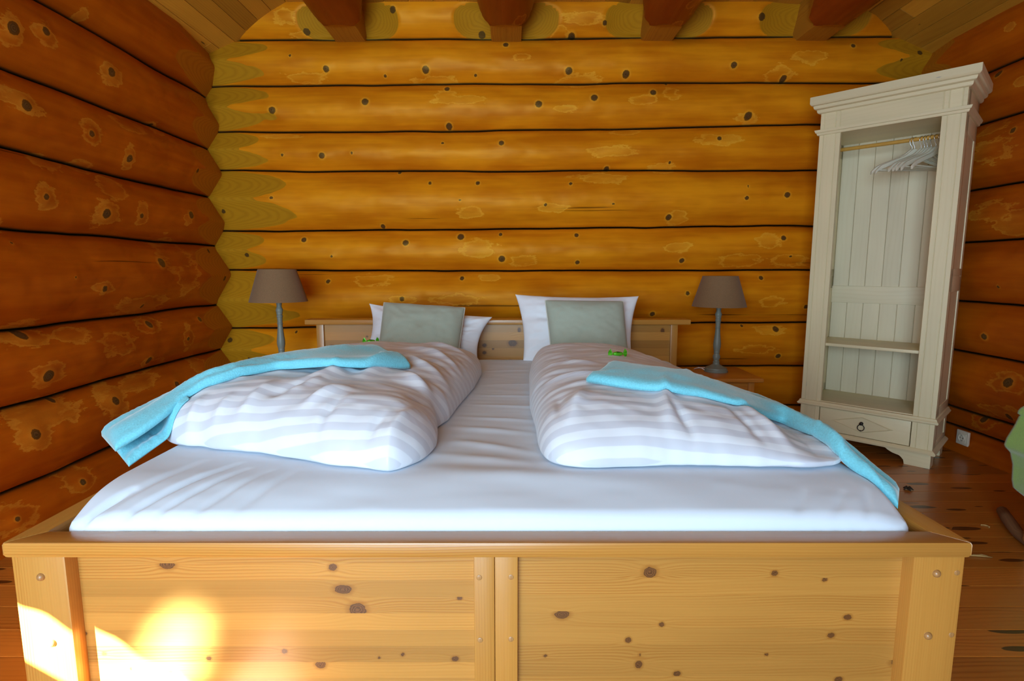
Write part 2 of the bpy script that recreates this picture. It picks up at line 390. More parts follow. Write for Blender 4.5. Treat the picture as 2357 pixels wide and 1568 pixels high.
def px_list(kind, lst):
    """knots measured on the log faces: (px, py, r_px) -> (u, z, r)"""
    out = []
    for it in lst:
        px, py = it[0], it[1]
        if kind == 'back':
            p = atY(px, py, YB - 0.08); s = 3.5 / FPX; out.append((p[0], p[2]) + tuple(q * s for q in it[2:]))
        else:
            X = XL + 0.08 if kind == 'left' else XR - 0.08
            p = atX(px, py, X); s = p[1] / FPX * 1.0; out.append((p[1], p[2]) + tuple(q * s for q in it[2:]))
    return out

back_knots = px_list('back', [(668,129,4),(750,158,8),(979,159,9),(884,171,4),(1094,169,4),(1164,99,7),(627,254,9),(841,235,9),(1028,202,7),(1240,240,9),(1032,287,8),(648,356,4),(740,358,8),(809,352,4),(1018,328,4),(1154,329,7),(916,394,5),(905,24,8),
 (1310,161,9),(1443,167,9),(1691,148,8),(1812,175,8),(1539,187,4),(1967,103,6),(1368,225,9),(1504,212,8),(1725,265,10),(1400,385,7),(1657,318,6),(1545,372,4),(1754,38,9),(1318,76,9),
 (1100,422,6),(990,422,5),(1313,424,5),(1255,472,5),(1715,457,6),(1808,450,8),(1540,500,8),(630,457,5),(1060,463,4),(878,520,6),(1410,470,4),(1720,430,4),(697,552,7),(933,559,8),(1060,545,9),(1152,539,5),(1155,596,9),(1328,541,6),(1330,604,6),(1803,548,7),(1571,600,7),(762,590,4),(1820,590,4),
 (755,648,6),(927,688,7),(1063,641,6),(1755,640,6),(1852,706,6),(1502,723,7),(1580,675,6),(1790,759,8),(1792,820,7),(1715,752,4),(676,766,4),(565,587,6),(522,785,7),(2122,119,7),(2077,137,4),(511,486,6),(568,827,4),(1120,60,0.1),(700,66,8),(1108,69,9),(1393,50,6)])
back_patches = px_list('back', [(1410,348,60,12),(1660,320,60,13),(1080,490,34,12),(1100,572,40,22),(1205,600,34,13),(1725,268,30,12),(1385,410,62,13),(860,646,46,15),(1125,640,26,8),(700,175,55,10),(1000,180,55,10),(1340,180,50,14),(1290,72,20,14),(1345,40,55,12),(655,40,28,14),(700,72,40,7),(1560,570,30,12),(1700,600,55,16),(1820,600,40,16),(1770,695,36,12),(1775,760,40,11),(1740,805,45,12),(1770,555,30,20),(1530,385,30,12),(1030,220,30,14),(1060,230,70,10),(1440,300,30,8),(1640,690,30,8),(1660,665,26,10),(930,690,36,12),(1050,690,60,14),(1480,230,30,12),(1545,215,20,14),(1275,480,34,10),(1800,170,30,20),(1870,130,40,14),(1560,500,22,20),(640,310,45,6),(1200,130,20,8),(1300,250,26,8)])
left_knots = px_list('left', [(12,65,17),(85,72,11),(240,166,12),(47,243,15),(200,308,9),(293,365,10),(375,291,8),(448,393,6),(95,453,9),(240,492,13),(320,497,7),(430,495,10),(355,605,13),(220,665,9),(330,705,6),(70,770,15),(100,866,17),(350,747,10),(460,735,7),(427,780,6),(345,830,10),(148,921,8),(70,1000,15),(262,923,12),(400,885,9),(190,1110,9),(35,1195,8),(495,578,6),(514,641,7),(30,560,5),(150,640,5),(380,930,5)])
left_patches = px_list('left', [(10,72,30,40),(85,78,30,26),(240,168,34,26),(30,230,60,26),(200,306,30,30),(293,362,18,30),(375,295,28,16),(95,455,34,28),(240,492,44,30),(322,490,20,30),(260,435,40,30),(400,590,70,40),(330,702,90,22),(420,640,44,36),(70,772,70,34),(105,862,46,36),(350,748,40,20),(430,778,20,30),(345,832,22,14),(110,955,110,40),(70,1000,56,40),(262,920,44,44),(465,840,30,22),(185,1100,46,36),(35,1195,60,40),(130,375,46,20),(215,385,34,16),(10,520,34,20),(300,285,50,18),(180,770,50,20),(270,790,60,26),(330,880,70,18),(220,665,32,16),(205,35,18,14),(425,505,16,14),(370,840,44,14)])
right_knots = px_list('right', [(2268,775,9),(2325,881,14),(2240,966,9),(2315,960,10),(2300,660,5),(2338,300,8),(2290,170,9)])
right_patches = px_list('right', [(2290,345,60,26),(2280,488,60,24),(2325,522,56,22),(2325,882,56,26),(2242,968,40,22),(2310,950,70,18),(2280,295,40,14),(2350,190,20,12),(2330,60,14,10),(2350,500,40,20)])

zb_pts = {}
def zpt(y, x, Y=YB): return atY(x, y, Y)[2]
back_rows = [[(620, 90), (1100, 88), (1850, 82)], [(620, 198), (1100, 192), (1850, 190)], [(620, 304), (1100, 301), (1850, 287)], [(620, 393), (1100, 394), (1850, 392)],
             [(620, 533), (1100, 528), (1850, 520)], [(620, 622), (1100, 623), (1850, 622)], [(620, 755), (1100, 748), (1850, 742)], [(620, 850), (1100, 846), (1850, 843)]]
bseams = []
for i, r in enumerate(back_rows):
    pts = []
    for x, y in r: p = atY(x, y, YB - 0.02); pts.append((p[0], p[2]))
    bseams.append(seamf(pts, i + 1))
bz = [float(f(np.array([0.0]))[0]) for f in bseams]
bseams = [seamf([(0, bz[0] + 0.335)], 40)] + bseams + [seamf([(0, 0.125)], 41, 0.004), seamf([(0, -0.12)], 42, 0.001)]
ls = [2.455, 2.10, 1.781, 1.485, 1.188, 0.81, 0.518, 0.20, -0.10]
lseams = [seamf([(0, z)], 60 + i, 0.012) for i, z in enumerate(ls)]
rs_ = [2.42, 2.105, 1.835, 1.478, 1.189, 0.852, 0.567, 0.235, 0.128, -0.13]
rseams = [seamf([(0, z)], 90 + i, 0.010) for i, z in enumerate(rs_)]
lzc = [float(f(np.array([YB]))[0]) for f in lseams]; rzc = [float(f(np.array([YB]))[0]) for f in rseams]

def map_back(U, z, n): return np.stack([U, YB - n, z], -1)
def map_left(U, z, n): return np.stack([XL + n, U, z], -1)
def map_right(U, z, n): return np.stack([XR - n, U, z], -1)
BEAMX = [-1.00, -0.035, 0.895, 1.845]
wall_back = structure('wall_back'); wall_left = structure('wall_left'); wall_right = structure('wall_right'); wall_front = structure('wall_front')
for i in range(len(bseams) - 1):
    lo, hi = bseams[i + 1], bseams[i]
    zl = float(lo(np.array([XL]))[0]); zh = float(hi(np.array([XL]))[0]); zl2 = float(lo(np.array([XR]))[0]); zh2 = float(hi(np.array([XR]))[0])
    corners = [(XL, 1, 0.0857, 0.5, [zl, zh]), (XR, -1, 0.0857, 0.5, [zl2, zh2])] if i > 0 else []
    cuts = [(bx, 0.085, 0.19, 0.022) for bx in BEAMX] if i == 0 else ()
    build_log('log', wall_back, M['log_back'], map_back, XL, XR, lo, hi, i + 1, back_knots, back_patches, corners, cuts=cuts)
for i in range(len(lseams) - 1):
    zl, zh = lzc[i + 1], lzc[i]
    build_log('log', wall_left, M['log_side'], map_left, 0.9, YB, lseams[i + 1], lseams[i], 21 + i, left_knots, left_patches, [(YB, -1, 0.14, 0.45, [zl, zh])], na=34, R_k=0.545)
for i in range(len(rseams) - 1):
    zl, zh = rzc[i + 1], rzc[i]
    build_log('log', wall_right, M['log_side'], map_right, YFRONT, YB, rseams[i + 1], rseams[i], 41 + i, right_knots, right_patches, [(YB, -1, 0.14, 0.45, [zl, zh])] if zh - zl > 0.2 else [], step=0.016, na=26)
# plain wall behind the viewer, with the window openings
def wallbox(parent, lo, hi): MB().box(lo, hi, 0.0, 1).build('wall_panel', M['log_side_plain'], parent)
M['log_side_plain'] = wood_material('plain_wall_boards', (0.46, 0.14, 0.012), (0.32, 0.075, 0.006), 40.0)
WY0, WY1, WZ0, WZ1 = -1.25, 0.15, 0.775, 1.95        # side window
wallbox(wall_left, (XL - 0.16, YFRONT, -0.1), (XL, WY0, 2.5)); wallbox(wall_left, (XL - 0.16, WY1, -0.1), (XL, 0.9, 2.5))
wallbox(wall_left, (XL - 0.16, WY0, -0.1), (XL, WY1, WZ0)); wallbox(wall_left, (XL - 0.16, WY0, WZ1), (XL, WY1, 2.5))
FX0, FX1, FZ0, FZ1 = -1.80, 0.15, 0.08, 2.15        # glass doors behind the viewer
def wallbox2(lo, hi): MB().box(lo, hi, 0.0, 0).build('wall_panel', M['log_side_plain'], wall_front)
wallbox2((XL - 0.16, YFRONT - 0.16, -0.1), (FX0, YFRONT, 2.9)); wallbox2((FX1, YFRONT - 0.16, -0.1), (XR + 0.16, YFRONT, 2.9))
wallbox2((FX0, YFRONT - 0.16, FZ1), (FX1, YFRONT, 2.9)); wallbox2((FX0, YFRONT - 0.16, -0.1), (FX1, YFRONT, FZ0))

# ------------------------------------------------------------------ floor and ceiling
mb = MB(); y = 1.339 - 0.11 * 34; k = 0
while y < YB:
    tone = 0.82 + 0.36 * RS.random(); x = XL - 0.1 - RS.random() * 2
    mb.box((XL - 0.05, y + 0.0006, -0.03), (XR + 0.05, y + 0.1094, 0.0), 0.0012, 0, RS.random() * 60, tone, 1); y += 0.11
tag(mb.build('floor', M['floor']), kind='structure')
ZC, SL = 2.635, 0.54
XCL, XCR = -1.363, 2.073
def ceil_strip(mb, p0, p1, q0, q1, tone, seed):
    pass
mb = MB(); w = 0.148; x = XCL + 0.002
while x < XCR - 0.01:                        # flat boards over the beams
    y0 = YFRONT; x1 = min(x + w, XCR)
    mb.box((x + 0.001, YFRONT, ZC), (x1 - 0.001, YB + 0.1, ZC + 0.02), 0.002, 1, RS.random() * 60, 0.7 + 0.4 * RS.random(), 1); x += w
def slope_boards(side):
    L = 0.92; n = 9; wd = L / n; ang = math.atan(SL) * (-1 if side < 0 else 1)
    for i in range(n):
        y0 = YFRONT
        while y0 < YB + 0.1:
            y1 = min(YB + 0.1, y0 + 0.8 + 1.9 * RS.random())
            bx = MB()
            Mx = Matrix.Translation((XCL if side < 0 else XCR, 0, ZC)) @ Matrix.Rotation(ang, 4, 'Y')
            a, b = (i * wd + 0.001, (i + 1) * wd - 0.001); 
            if side < 0: a, b = -b, -a
            mb.box((a, y0, 0), (b, y1 - 0.0006, 0.02), 0.0018, 1, RS.random() * 60, 0.72 + 0.5 * RS.random(), 1, M=Mx)
            y0 = y1
slope_boards(-1); slope_boards(1)
mb.box((XCL - 0.02, YFRONT - 0.16, ZC + 0.0205), (XCR + 0.02, YB + 0.3, ZC + 0.06), 0.0, 1)  # unseen backing added above the boards to stop light leaks
for sd_, xo in ((-1, XCL), (1, XCR)):
    Mx = Matrix.Translation((xo, 0, ZC)) @ Matrix.Rotation(math.atan(SL) * sd_, 4, 'Y')
    mb.box((min(0, sd_ * 0.95), YFRONT - 0.16, 0.0205), (max(0, sd_ * 0.95), YB + 0.3, 0.06), 0.0, 1, M=Mx)
tag(mb.build('ceiling', M['ceil']), kind='structure')

# ceiling beams: round logs, squared where they meet the wall
beam_labels = ['dark red log ceiling beam nearest the left wall, squared at its end', 'dark red log ceiling beam above the gap between the two bed halves, second from the left',
               'dark red log ceiling beam above the right pillow, third from the left', 'dark red log ceiling beam just left of the white wardrobe top, nearest the right wall']
for bi, bx in enumerate(BEAMX):
    Rb = 0.172; zc = 2.585; ys = np.concatenate([np.linspace(-1.2, 2.6, 40), np.linspace(2.62, YB + 0.02, 60)]); na = 48
    th = np.linspace(0, 2 * PI, na, endpoint=False) - PI / 2
    Y = np.repeat(ys[:, None], na, 1); T = np.repeat(th[None, :], len(ys), 0)
    rr = Rb * (1 + 0.04 * fbm(Y * 2, np.cos(T) * 2 + bi * 5, bi + 5, 2))
    X = rr * np.cos(T); Z = rr * np.sin(T)
    wx = 0.092; s_side = np.clip((YB - 0.13 - Y) / 0.28, 0, 1)       # widening chamfer
    limx = wx + 0.09 * s_side + 0.012 * fbm(Y * 9, Z * 6, bi, 2) * (s_side > 0)
    s_bot = np.clip((YB - 0.24 - Y) / 0.10, 0, 1)
    limz = -0.150 - 0.03 * s_bot
    Xc = np.clip(X, -limx, limx); Zc = np.maximum(Z, limz)
    pet = np.maximum(np.abs(X) - limx, limz - Z); pet = np.where(Y > YB - 0.5, pet, -0.05)
    sq = (Y > YB - 0.24); pet = np.where(sq, 0.01, pet)
    Xc = np.where(sq & (np.abs(np.sin(T)) < 0.97), np.sign(X) * np.minimum(np.abs(X) * 1.15, wx), Xc)
    rad = np.sqrt(Xc ** 2 + Zc ** 2)
    V = np.stack([bx + Xc, Y, zc + Zc], -1).reshape(-1, 3)
    fc = []
    for i in range(len(ys) - 1):
        for j in range(na): j2 = (j + 1) % na; fc.append((i * na + j, i * na + j2, (i + 1) * na + j2, (i + 1) * na + j))
    fc.append(tuple(range(na))[::-1]); fc.append(tuple((len(ys) - 1) * na + j for j in range(na)))
    kn = np.full(Y.shape, 9.0); pa = np.full(Y.shape, 9.0)
    rk = random.Random(bi + 3)
    for q in range(5):
        ky, kt = 2.6 + 0.75 * rk.random(), -PI / 2 + (rk.random() - 0.5) * 1.6
        d = np.sqrt(((Y - ky) / 0.06) ** 2 + ((T - kt) * Rb / 0.04) ** 2); pa = np.minimum(pa, d)
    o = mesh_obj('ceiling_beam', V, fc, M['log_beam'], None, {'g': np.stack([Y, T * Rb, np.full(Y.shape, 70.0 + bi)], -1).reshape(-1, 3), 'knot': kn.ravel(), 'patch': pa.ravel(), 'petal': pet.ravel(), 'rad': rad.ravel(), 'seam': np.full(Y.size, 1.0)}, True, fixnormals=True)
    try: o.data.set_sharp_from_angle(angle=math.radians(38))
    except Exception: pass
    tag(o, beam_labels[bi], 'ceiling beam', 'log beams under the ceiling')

# ------------------------------------------------------------------ bed
BX0, BX1 = -1.049, 0.947
FY = 1.052                                    # front face of the top rail
bed = thing('bed', 'large double bed frame of lacquered light pine with slatted headboard and footboard', 'bed', ((BX0 + BX1) / 2, 2.0, 0))
BO = Vector(bed.location)
def bedpart(name, mb, mat, parent=None, angle=35):
    for i, v in enumerate(mb.v): mb.v[i] = (v[0] - BO.x, v[1] - BO.y, v[2] - BO.z)
    return mb.build(name, mat, parent or bed, angle=angle)
RZ0, RZ1 = 0.442, 0.4755; RW = 0.054; FD = 0.053
# mitred top rails
def poly_rail(pts, axis, seed, tone):
    return MB().prism(pts, RZ0, RZ1, 'xy', axis, seed, tone, 0.006)
bedpart('footboard_rail', poly_rail([(BX0, FY), (BX1, FY), (BX1 - RW, FY + FD), (BX0 + RW, FY + FD)], 0, 3.2, 0.98), M['pine_post'])
YH = 3.125
for s, x0, x1, sd in ((-1, BX0, BX0 + RW, 5.1), (1, BX1, BX1 - RW, 6.7)):
    bedpart('side_rail', poly_rail([(x0, FY), (x1, FY + FD), (x1, YH), (x0, YH)], 1, sd, 0.96), M['pine_post'])
    mb = MB(); xa = min(x0 + s * -0.012, x1); xb = xa
    xa, xb = (x0 + 0.014, x0 + 0.042) if s < 0 else (x0 - 0.042, x0 - 0.014)
    mb.box((xa, FY + 0.05, 0.12), (xb, YH, RZ0), 0.003, 1, sd, 0.9); bedpart('side_panel', mb, M['pine'])
# footboard panels of glued strips (dense so that the grain bends round the knots)
def strip_panel(name, x0, x1, z0, z1, Y, knots, seed, thick=0.022, sh=0.0385, axis_tone=(0.8, 1.12), top_off=0.0):
    rr = random.Random(seed); mb = MB(); z = z1 + top_off
    while z > z0 - 1e-6:
        zt = min(z, z1); zb_ = max(z - sh, z0)
        if zt - zb_ < 0.002: break
        nu, nv = int((x1 - x0) / 0.0065) + 2, 9
        xs = np.linspace(x0, x1, nu); zs = np.linspace(zb_, zt, nv)
        X = np.repeat(xs[:, None], nv, 1); Z = np.repeat(zs[None, :], nu, 0)
        off = rr.random() * 3; acr = Z + off; kn = np.full(X.shape, 9.0)
        for (kx, kz, r, ax) in knots:
            d2 = ((X - kx) / (r * 3.2)) ** 2 + ((Z - kz) / (r * 1.8)) ** 2
            acr = acr + np.sign(Z - kz) * r * 0.9 * np.exp(-d2) * np.clip(np.abs(Z - kz) / (0.5 * r), 0, 1)
            inside = (kz <= zt + 1e-4) & (kz >= zb_ - 1e-4)
            if inside: kn = np.minimum(kn, np.sqrt(((X - kx) / (r * ax)) ** 2 + ((Z - kz) / r) ** 2))
        sdv = rr.random() * 40
        g = np.stack([X + off * 7, acr, np.full(X.shape, sdv)], -1).reshape(-1, 3)
        P = np.stack([X, np.full(X.shape, Y), Z], -1).reshape(-1, 3)
        tone = axis_tone[0] + (axis_tone[1] - axis_tone[0]) * (0.5 * rr.random() + 0.5 * (rr.random() > 0.5))
        mb.add(P, grid_faces(nu, nv), g=[tuple(q) for q in g], knot=list(kn.ravel()), tone=tone)
        z -= sh
    # solid back
    mb.box((x0, Y + 0.0005, z0), (x1, Y + thick, z1), 0.0, 0, 3.0, 0.9)
    return mb
def kpx(lst, Y): return [(atY(a, b, Y)[0], atY(a, b, Y)[2], r * Y / FPX, ax) for a, b, r, ax in lst]
PY = 1.092
kL = kpx([(385,1300,14,1.6),(766,1306,12,1.0),(790,1357,14,1.8),(823,1404,20,1.25),(1058,1376,8,1.0),(196,1459,6,1.1),(240,1505,6,1.1),(655,1500,8,1.1),(738,1530,13,1.2),(481,1516,7,1.1),(927,1507,6,1.1),(873,1514,5,1.1),(1048,1517,9,1.2),(300,1540,6,0.8),(392,1548,6,1.3),(430,1640,12,1.2),(900,1640,12,1.2)], PY)
kR = kpx([(1496,1318,17,1.1),(1783,1320,9,1.1),(1898,1334,7,1.2),(1294,1415,13,1.7),(1523,1438,8,1.0),(1951,1421,9,1.3),(1446,1474,10,0.9),(1913,1463,9,1.2),(1470,1530,13,0.8),(1764,1507,6,1.0),(2070,1525,18,1.3),(1558,1551,9,1.2),(1930,1565,10,1.2),(1472,1508,5,1.0),(1620,1650,12,1.2),(1255,1510,5,1.2)], PY)
PZT = atY(1100, 1284, PY)[2]
xc0 = atY(1090, 1300, 1.075)[0]; xc1 = atY(1192, 1300, 1.075)[0]
bedpart('footboard_panel', strip_panel('p', BX0 + 0.03, xc0 + 0.004, 0.07, RZ0, PY, kL, 11, top_off=-(RZ0 - atY(600, 1297, PY)[2]) + 0.0385), M['pine'])
bedpart('footboard_panel', strip_panel('p', xc1 - 0.004, BX1 - 0.03, 0.07, RZ0, PY, kR, 12, top_off=-(RZ0 - atY(1600, 1292, PY)[2]) + 0.0385, axis_tone=(0.74, 1.06)), M['pine'])
# posts
def post(x0, x1, inner):
    mb = MB(); mb.box((x0, 1.060, 0.0), (x1, 1.118, RZ0), 0.004, 2, RS.random() * 40, 1.0); return bedpart('corner_post', mb, M['pine_post'])
pl = post(BX0 + 0.009, BX0 + 0.120, 1); pr = post(BX1 - 0.112, BX1 - 0.006, -1)
mb = MB(); xm = atY(1138, 1300, 1.075)[0]
mb.box((xc0, 1.076, 0.05), (xm, 1.10, RZ0), 0.003, 2, 4.4, 0.93); mb.box((xm + 0.0006, 1.0745, 0.05), (xc1, 1.10, RZ0), 0.003, 2, 8.8, 1.04)
cs = bedpart('centre_stile', mb, M['pine_post'])
def cap(px, py, Y, par, r=0.0085, bulge=0.008):
    x, _, z = atY(px, py, Y); mb = MB(); n = 14
    prof = [(r * math.cos(a), bulge * math.sin(a)) for a in np.linspace(0, PI / 2 * 0.96, 7)]
    v = []; f = []
    for i, (q, h) in enumerate(prof):
        for k in range(n):
            a = 2 * PI * k / n; v.append((x + q * math.cos(a), Y - h, z + q * math.sin(a)))
    for i in range(len(prof) - 1):
        for k in range(n): k2 = (k + 1) % n; f.append((i * n + k, (i + 1) * n + k, (i + 1) * n + k2, i * n + k2))
    f.append(tuple((len(prof) - 1) * n + k for k in range(n))[::-1]); f.append(tuple(range(n)))
    mb.add(v, f, 2, 2.0); return bedpart('screw_cap', mb, M['caps'], par, 60)
cap(95, 1328, 1.0605, pl); cap(121, 1480, 1.0605, pl); cap(2155, 1320, 1.0605, pr); cap(2135, 1463, 1.0605, pr)
for px, py in ((1103, 1330), (1176, 1329), (1105, 1474), (1176, 1472)): cap(px, py, 1.0755 if px < 1130 else 1.0745, cs, 0.006, 0.0012)
for px, py in ((2203, 1319), (2190, 1462)): cap(px, py, 1.0602, pr, 0.006, 0.0012)
# headboard
HX0, HX1 = atY(740, 745, YH)[0], atY(1560, 752, YH)[0]
hz1 = atY(1150, 736, YH - 0.03)[2]; hz0 = atY(1150, 748, YH - 0.03)[2]
mb = MB(); mb.box((atY(700, 735, YH - 0.03)[0], YH - 0.03, hz0), (atY(1591, 739, YH - 0.03)[0], YH + 0.085, hz1), 0.007, 0, 9.3, 1.0); bedpart('headboard_rail', mb, M['pine_post'])
for x0, x1 in ((HX0 - 0.03, HX0 + 0.012), (HX1 - 0.040, HX1)):
    mb = MB(); mb.box((x0, YH - 0.006, 0.0), (x1, YH + 0.05, hz0), 0.004, 2, RS.random() * 40, 0.98); bedpart('headboard_post', mb, M['pine_post'])
YP = YH + 0.012
kH = kpx([(968,759,5,0.5),(1195,760,7,0.6),(1180,790,9,1.3),(1115,795,5,1.2),(1115,812,5,1.1),(763,798,5,1.2),(1525,762,7,0.7),(845,775,3,1),(1175,833,5,1.5),(1135,803,3,1)], YP)
bedpart('headboard_panel', strip_panel('h', HX0 - 0.01, HX1 - 0.01, 0.30, hz0, YP, kH, 21, sh=0.047, axis_tone=(0.78, 1.12)), M['pine'])
for x in (-0.5, 0.4):
    mb = MB(); mb.box((x, FY + 0.07, 0.20), (x + 0.07, YH - 0.03, 0.27), 0.003, 1); bedpart('cross_beam', mb, M['pine'])

# ------------------------------------------------------------------ mattress with fitted sheet
MX0, MX1, MY0, MY1, MZ = -0.974, 0.872, 1.108, 3.112, 0.540
def mat_top(x, y):
    d = np.minimum(np.minimum(x - MX0, MX1 - x), np.minimum(y - MY0, MY1 - y))
    dl = np.minimum(x - MX0, MX1 - x); dy = np.minimum(y - MY0, MY1 - y)
    z = MZ - 0.010 * (1 - np.clip(dl / 0.07, 0, 1)) ** 2 - 0.034 * (1 - np.clip(dy / 0.20, 0, 1)) ** 2
    z = z - 0.020 * np.exp(-(np.hypot(dl, y - MY0) / 0.07) ** 2)
    c = np.clip(d / 0.024, 0, 1); z = z - 0.020 * (1 - np.sqrt(np.clip(1 - (1 - c) ** 2, 0, 1)))
    return z
WR = [  # creases on the sheet: x0,y0,x1,y1,width,amp
 (-0.18, 1.66, 0.06, 1.60, 0.022, 0.006), (-0.17, 1.78, 0.07, 1.74, 0.018, 0.005), (-0.16, 1.52, 0.05, 1.42, 0.025, 0.007), (-0.15, 1.95, 0.08, 1.92, 0.016, 0.004),
 (-0.12, 2.1, 0.08, 2.09, 0.014, 0.003), (-0.20, 1.40, 0.06, 1.33, 0.03, 0.007), (-0.12, 2.3, 0.09, 2.32, 0.02, 0.003), (-0.6, 1.22, 0.2, 1.26, 0.05, 0.005), (-0.25, 1.29, 0.4, 1.22, 0.035, 0.005),
 (-0.14, 2.62, 0.1, 2.66, 0.02, 0.004), (-0.835, 1.11, -0.70, 1.34, 0.009, -0.014), (-0.77, 1.11, -0.66, 1.30, 0.008, -0.009), (-0.69, 1.11, -0.60, 1.28, 0.010, -0.006), (-0.925, 1.11, -0.88, 1.20, 0.010, -0.016), (-0.89, 1.13, -0.80, 1.36, 0.012, -0.008), (-0.60, 1.12, -0.53, 1.28, 0.012, -0.005),
 (0.62, 1.12, 0.67, 1.19, 0.010, -0.004), (0.7, 1.12, 0.76, 1.19, 0.010, -0.004), (0.77, 1.12, 0.82, 1.2, 0.009, -0.004)]
def creases(x, y, lst):
    z = 0 * x
    for (a, b, c, d, w, amp) in lst:
        L2 = (c - a) ** 2 + (d - b) ** 2; t = ((x - a) * (c - a) + (y - b) * (d - b)) / L2; tc = np.clip(t, 0, 1)
        ds = np.hypot(x - (a + tc * (c - a)), y - (b + tc * (d - b)))
        z = z + amp * np.exp(-(ds / w) ** 2) * (0.35 + 0.65 * np.sin(PI * np.clip(t, 0, 1)))
    return z
nx, ny = 260, 280
sx = np.linspace(0, 1, nx); sy = np.linspace(0, 1, ny)
sx = 0.5 - 0.5 * np.cos(PI * (sx * 0.94 + 0.03)); sx = (sx - sx[0]) / (sx[-1] - sx[0]); sy = sy ** 1.25
X = MX0 + (MX1 - MX0) * np.repeat(sx[:, None], ny, 1); Y = MY0 + (MY1 - MY0) * np.repeat(sy[None, :], nx, 0)
rc = 0.050                                     # round the corners in plan
for cx_, s1 in ((MX0, 1), (MX1, -1)):
    for cy_, s2 in ((MY0, 1), (MY1, -1)):
        ox, oy = cx_ + s1 * rc, cy_ + s2 * rc
        m = ((X - ox) * s1 < 0) & ((Y - oy) * s2 < 0); r = np.hypot(X - ox, Y - oy); mx = np.maximum(np.abs(X - ox), np.abs(Y - oy))
        k = np.where(m & (r > 0), mx / np.maximum(r, 1e-9), 1.0); X = np.where(m, ox + (X - ox) * k, X); Y = np.where(m, oy + (Y - oy) * k, Y)
Z = mat_top(X, Y)
msk = np.clip(np.minimum(np.minimum(X - MX0, MX1 - X), MY1 - Y) / 0.1, 0, 1)
Z = Z + creases(X, Y, WR) + 0.004 * fbm(X * 4, Y * 9, 77, 3) * msk
Z = Z + 0.0022 * np.exp(-((X + 0.125) / 0.0035) ** 2)
idx = lambda i, j: i * ny + j
V = [tuple(p) for p in np.stack([X, Y, Z], -1).reshape(-1, 3)]; Fc = grid_faces(nx, ny)
loop = [idx(i, 0) for i in range(nx)] + [idx(nx - 1, j) for j in range(1, ny)] + [idx(i, ny - 1) for i in range(nx - 2, -1, -1)] + [idx(0, j) for j in range(ny - 2, 0, -1)]
prev = loop
for lev, zz in enumerate((0.47, 0.44, 0.40, 0.285)):
    cur = []
    for q in loop:
        x, y, z = V[q]; pl_ = 0.009 * math.sin(x * 60 + 3 * math.sin(x * 13)) * math.exp(-((x + 0.75) / 0.25) ** 2) + 0.012 * sum(math.exp(-((x - q) / 0.008) ** 2) * -1 for q in (-0.835, -0.77, -0.925, -0.69)) + 0.005 * math.sin(x * 150) * math.exp(-((x - 0.75) / 0.12) ** 2)
        yo = y - 0.0012 - 0.6 * pl_ * (lev + 1) / 4 if y < MY0 + 0.06 else y
        xo = x + (0.006 + 0.004 * lev) * (1 if x > MX1 - 0.03 else (-1 if x < MX0 + 0.03 else 0))
        cur.append(len(V)); V.append((xo, yo, zz))
    n = len(loop)
    for i in range(n): Fc.append((prev[i], cur[i], cur[(i + 1) % n], prev[(i + 1) % n]))
    prev = cur
Fc.append(tuple(prev))
matt = mesh_obj('mattress', V, Fc, M['sheet'], None, None, True, fixnormals=True)
tag(matt, 'wide mattress under a taut white fitted sheet lying in the pine bed frame', 'mattress')

